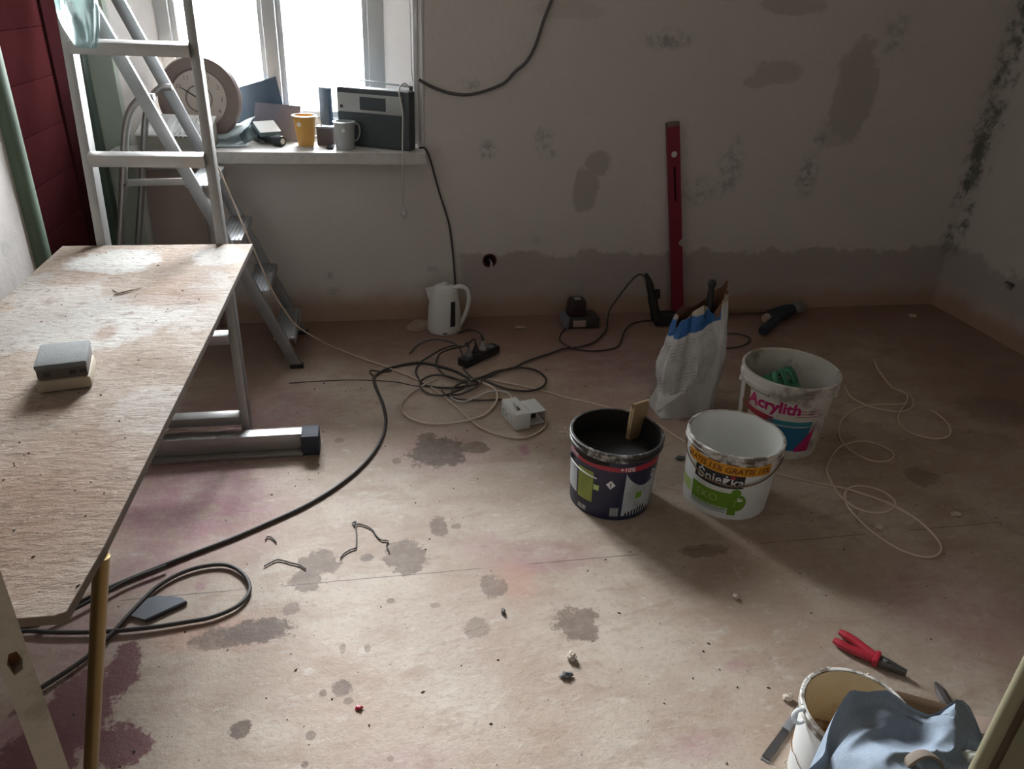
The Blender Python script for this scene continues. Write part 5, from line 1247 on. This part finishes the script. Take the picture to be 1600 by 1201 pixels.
ka = Vector((0.8236,0.9847,0)); kb = Vector((0.9743,1.097,0))
kd = (kb-ka).normalized(); kn = Vector((-kd.y, kd.x, 0)); RK = Matrix((kd, kn, Vector((0, 0, 1)))).transposed()
t = thing('chisel', 'flat dark metal chisel lying on the floor left of the filler-crusted bucket', 'chisel', (ka.x, ka.y, 0))
LK = (kb-ka).length
obj('blade', MB().prism([(0, -0.009), (0, 0.009), (LK*0.55, 0.0085), (LK*0.55, -0.0085)], 0.001, 0.006, 'z', RK, ka), M['steel'], t, smooth=0)
obj('shank', MB().box(ka+kd*LK*0.75+Vector((0, 0, 0.0065)), (LK*0.45, 0.019, 0.012), RK, 0.003), M['ink_grey'], t)
obj('edge_bevel', MB().prism([(-0.006, -0.009), (-0.006, 0.009), (0, 0.009), (0, -0.009)], 0.001, 0.003, 'z', RK, ka), M['alu_thin'], t, smooth=0)

ha = Vector((1.208,1.078,0)); hb_ = Vector((1.3059,1.0229,0))
t = thing('hammer', 'hammer with a dark brown handle lying behind the filler-crusted bucket', 'hammer', (ha.x, ha.y, 0))
hdv = (hb_-ha).normalized()
obj('handle', MB().tube([ha+Vector((0, 0, 0.022)), hb_+Vector((0, 0, 0.022))], 0.019, 14, sq=0.9), M['wire_brown'], t, smooth=50)
hs = spline([Vector((1.3486,1.112,0))+Vector((0, 0, 0.012)), Vector((1.3365,1.0746,0))+Vector((0, 0, 0.018)), Vector((1.3306,1.0414,0))+Vector((0, 0, 0.020)), Vector((1.3656,1.0142,0))+Vector((0, 0, 0.018))], 5)
obj('head', MB().tube(hs, [0.005+0.009*min(1, i/4)-(0.007*max(0, (i-9)/6)) for i in range(len(hs))], 8, sq=0.8), M['steel'], t)
M['pink_block'] = plain('pinkish_wood_block', (0.46, 0.345, 0.28), 0.75, var=0.08, scale=20)
bc_ = Vector((1.3344,0.969,0))
t = thing('wood_block', 'pale pinkish wood block lying beside the hammer head', 'block', (bc_.x, bc_.y, 0))
obj('block', MB().box((bc_.x, bc_.y, 0.022), (0.105, 0.05, 0.042), (0, 0, -0.25), 0.003), M['pink_block'], t)
M['putty'] = plain('dried_putty', (0.55, 0.47, 0.38), 0.85, var=0.15, scale=60)
pc_ = Vector((0.9551,1.1297,0))
tag(obj('putty_chunk', lump((pc_.x, pc_.y, 0.0075), (0.013, 0.010, 0.008), 4.0, 14, 9, 0.6), M['putty'], loc=(pc_.x, pc_.y, 0)), 'pale dried putty chunk on the floor left of the near bucket rim', 'chunk')

# grey spatula by the cable loop
M['spat'] = plain('grey_blue_scraper_plastic', (0.13, 0.14, 0.16), 0.45, var=0.15)
q = [(-0.6581,1.6227,0),(-0.6431,1.6799,0),(-0.5996,1.6887,0),(-0.541,1.6734,0),(-0.5248,1.6566,0),(-0.6154,1.6008,0)]
t = thing('scraper', 'grey plastic scraper blade lying inside the dark cable loop', 'scraper', (q[0][0], q[0][1], 0))
obj('blade', MB().prism([(p[0], p[1]) for p in q], 0.006, 0.0095), M['spat'], t, smooth=0)
obj('edge_strip', MB().tube([Vector(q[5])+Vector((0, 0, 0.006)), Vector(q[4])+Vector((0, 0, 0.006))], 0.005, 8), M['ink_black'], t, 'dark edge strip')

# bits on the floor
def bit(name, label, cat, px, r3, mat, seed):
    tag(obj(name, lump((px[0], px[1], r3[2]*0.9), r3, seed, 12, 8, 0.6, 1.8), M[mat], loc=(px[0], px[1], 0)), label, cat)
bit('stone', 'small brown-white pebble below the round damp patch', 'stone', (0.4619,1.3261,0), (0.012, 0.013, 0.011), 'putty', 1.0)
bit('putty_chunk', 'grey putty crumb just in front of the brown pebble', 'chunk', (0.4351,1.2726,0), (0.016, 0.009, 0.007), 'grit', 2.0)
bit('plastic_chip', 'tiny bright red plastic chip near the bottom edge of the floor', 'chip', (-0.0701,1.2507,0), (0.009, 0.006, 0.004), 'red_chip' if 'red_chip' in M else 'crimson', 5.0)
bit('stone', 'pale crumb in the shadow behind the white bucket at right', 'stone', (0.9813,1.4759,0), (0.008, 0.008, 0.007), 'putty', 6.0)
bit('stone', 'small grey pebble lying inside the beige cable loop', 'stone', (1.5932,1.713,0), (0.012, 0.012, 0.010), 'putty', 7.0)
bit('stone', 'dark crumb on the floor between the two front buckets', 'stone', (1.0921,2.1828,0), (0.018, 0.010, 0.008), 'grit', 8.0)
bit('stone', 'brown crumb left of the round damp patch', 'stone', (0.3158,1.5086,0), (0.006, 0.008, 0.006), 'grit', 9.0)
bit('stone', 'pale flat chip near the right hand wall', 'stone', (1.907,1.7461,0), (0.020, 0.012, 0.006), 'putty', 10.0)
bit('stone', 'pale crumb at the foot of the back wall near the corner', 'stone', (2.9503,3.4197,0), (0.022, 0.014, 0.008), 'putty', 11.0)
bit('stone', 'flat pale chip on the floor between kettle and charger', 'stone', (0.7303,3.4339,0), (0.028, 0.014, 0.006), 'beige_plastic', 12.0)
def wirebit(label, pts, r_=0.0022):
    cable(label, pts, r_, 'dark_cord', 'wire', 'wire_scrap', lift=0.002, sub=5)
wirebit('bent dark wire scrap left of the damp patches', [(-0.3367,1.7788,0),(-0.3185,1.793,0),(-0.3014,1.802,0),(-0.2791,1.7935,0),(-0.2603,1.7826,0),(-0.238,1.7714,0),(-0.2189,1.7523,0)])
wirebit('dark twisted wire scrap with a long tail reaching the damp patch', [(-0.0899,1.9469,0),(-0.0781,1.9552,0),(-0.084,1.9333,0),(-0.0702,1.9413,0),(-0.0467,1.9287,0),(-0.0274,1.9072,0),(-0.0163,1.8776,0),(-0.0015,1.8542,0),(0.0176,1.8487,0),(0.013,1.8282,0),(0.0196,1.7977,0)])
wirebit('dark wire scrap hanging down from the twisted one', [(-0.0781,1.9358,0),(-0.0761,1.8945,0),(-0.0761,1.8607,0),(-0.078,1.828,0),(-0.093,1.821,0),(-0.1115,1.8059,0),(-0.1223,1.7872,0)])
wirebit('short hooked wire scrap under the thick dark cable', [(-0.3451,1.898,0),(-0.341,1.9126,0),(-0.3294,1.9081,0),(-0.3166,1.8913,0),(-0.3121,1.8817,0)])
wirebit('dark looped wire scrap left of the cable tangle', [(-0.0058,2.9669,0),(-0.019,2.9929,0),(-0.0131,3.0174,0),(0.0143,3.0085,0),(0.0528,2.9987,0),(0.0754,3.0092,0)], 0.0030)

# crumbs and dust that nobody could count
dm = MB()
def crumb(x, y, z, s_):
    a = random.uniform(0, 6.28); sx_ = s_*random.uniform(0.7, 1.8); sy_ = s_*random.uniform(0.5, 1.0)
    ca, sa_ = math.cos(a), math.sin(a)
    pts = [(sx_, 0, 0), (0, sy_, 0), (-sx_, 0, 0), (0, -sy_, 0), (0.1*sx_, 0.1*sy_, s_*0.9)]
    dm.add([(x+p[0]*ca-p[1]*sa_, y+p[0]*sa_+p[1]*ca, z+p[2]) for p in pts], [(0, 1, 4), (1, 2, 4), (2, 3, 4), (3, 0, 4), (3, 2, 1, 0)])
for i in range(620):
    y = 0.85 + 2.7*random.random()**1.3; x = random.uniform(-0.75, 3.0)
    crumb(x, y, 0.0, random.choice((0.0012, 0.0016, 0.002, 0.003, 0.0042)))
o = obj('floor_crumbs', dm, M['grit_side'], loc=(1, 1.5, 0), smooth=0); tag(o, 'scattered dark crumbs and grit all over the floor', 'crumbs'); o['kind'] = 'stuff'
dm = MB()
for i in range(160):
    y = 0.85 + 2.6*random.random()**1.2; x = random.uniform(-0.6, 2.8)
    crumb(x, y, 0.0, random.choice((0.0015, 0.002, 0.003)))
for i in range(40):
    crumb(0.83+random.gauss(0, 0.04), 0.94+random.gauss(0, 0.03), 0.0, random.choice((0.002, 0.003, 0.004)))
o = obj('plaster_crumbs', dm, M['putty'], loc=(1, 1.4, 0), smooth=0); tag(o, 'scattered pale plaster crumbs on the floor', 'crumbs'); o['kind'] = 'stuff'
dm = MB()
for i in range(150):
    crumb(random.uniform(-0.95, -0.43), random.uniform(0.92, 2.6), 0.7002, random.choice((0.001, 0.0015, 0.002, 0.003)))
o = obj('board_dust', dm, M['grit_side'], loc=(-0.7, 1.7, 0.7002), smooth=0); tag(o, 'dark grit and splinters scattered on the work board', 'crumbs'); o['kind'] = 'stuff'
t = thing('splinter', 'long dark brown splinter lying on the work board', 'splinter', (-0.6773,2.1819,0.7002))
obj('sliver', MB().tube([(-0.7056,2.1504,0.7032), (-0.6863,2.1667,0.7042), (-0.6443,2.203,0.7032)], [0.002, 0.004, 0.0012], 6, sq=0.6), M['wire_brown'], t)
obj('flake', MB().tube([(-0.7207,2.1948,0.7022), (-0.6947,2.1597,0.7032)], [0.002, 0.003], 6, sq=0.5), M['batten'], t)
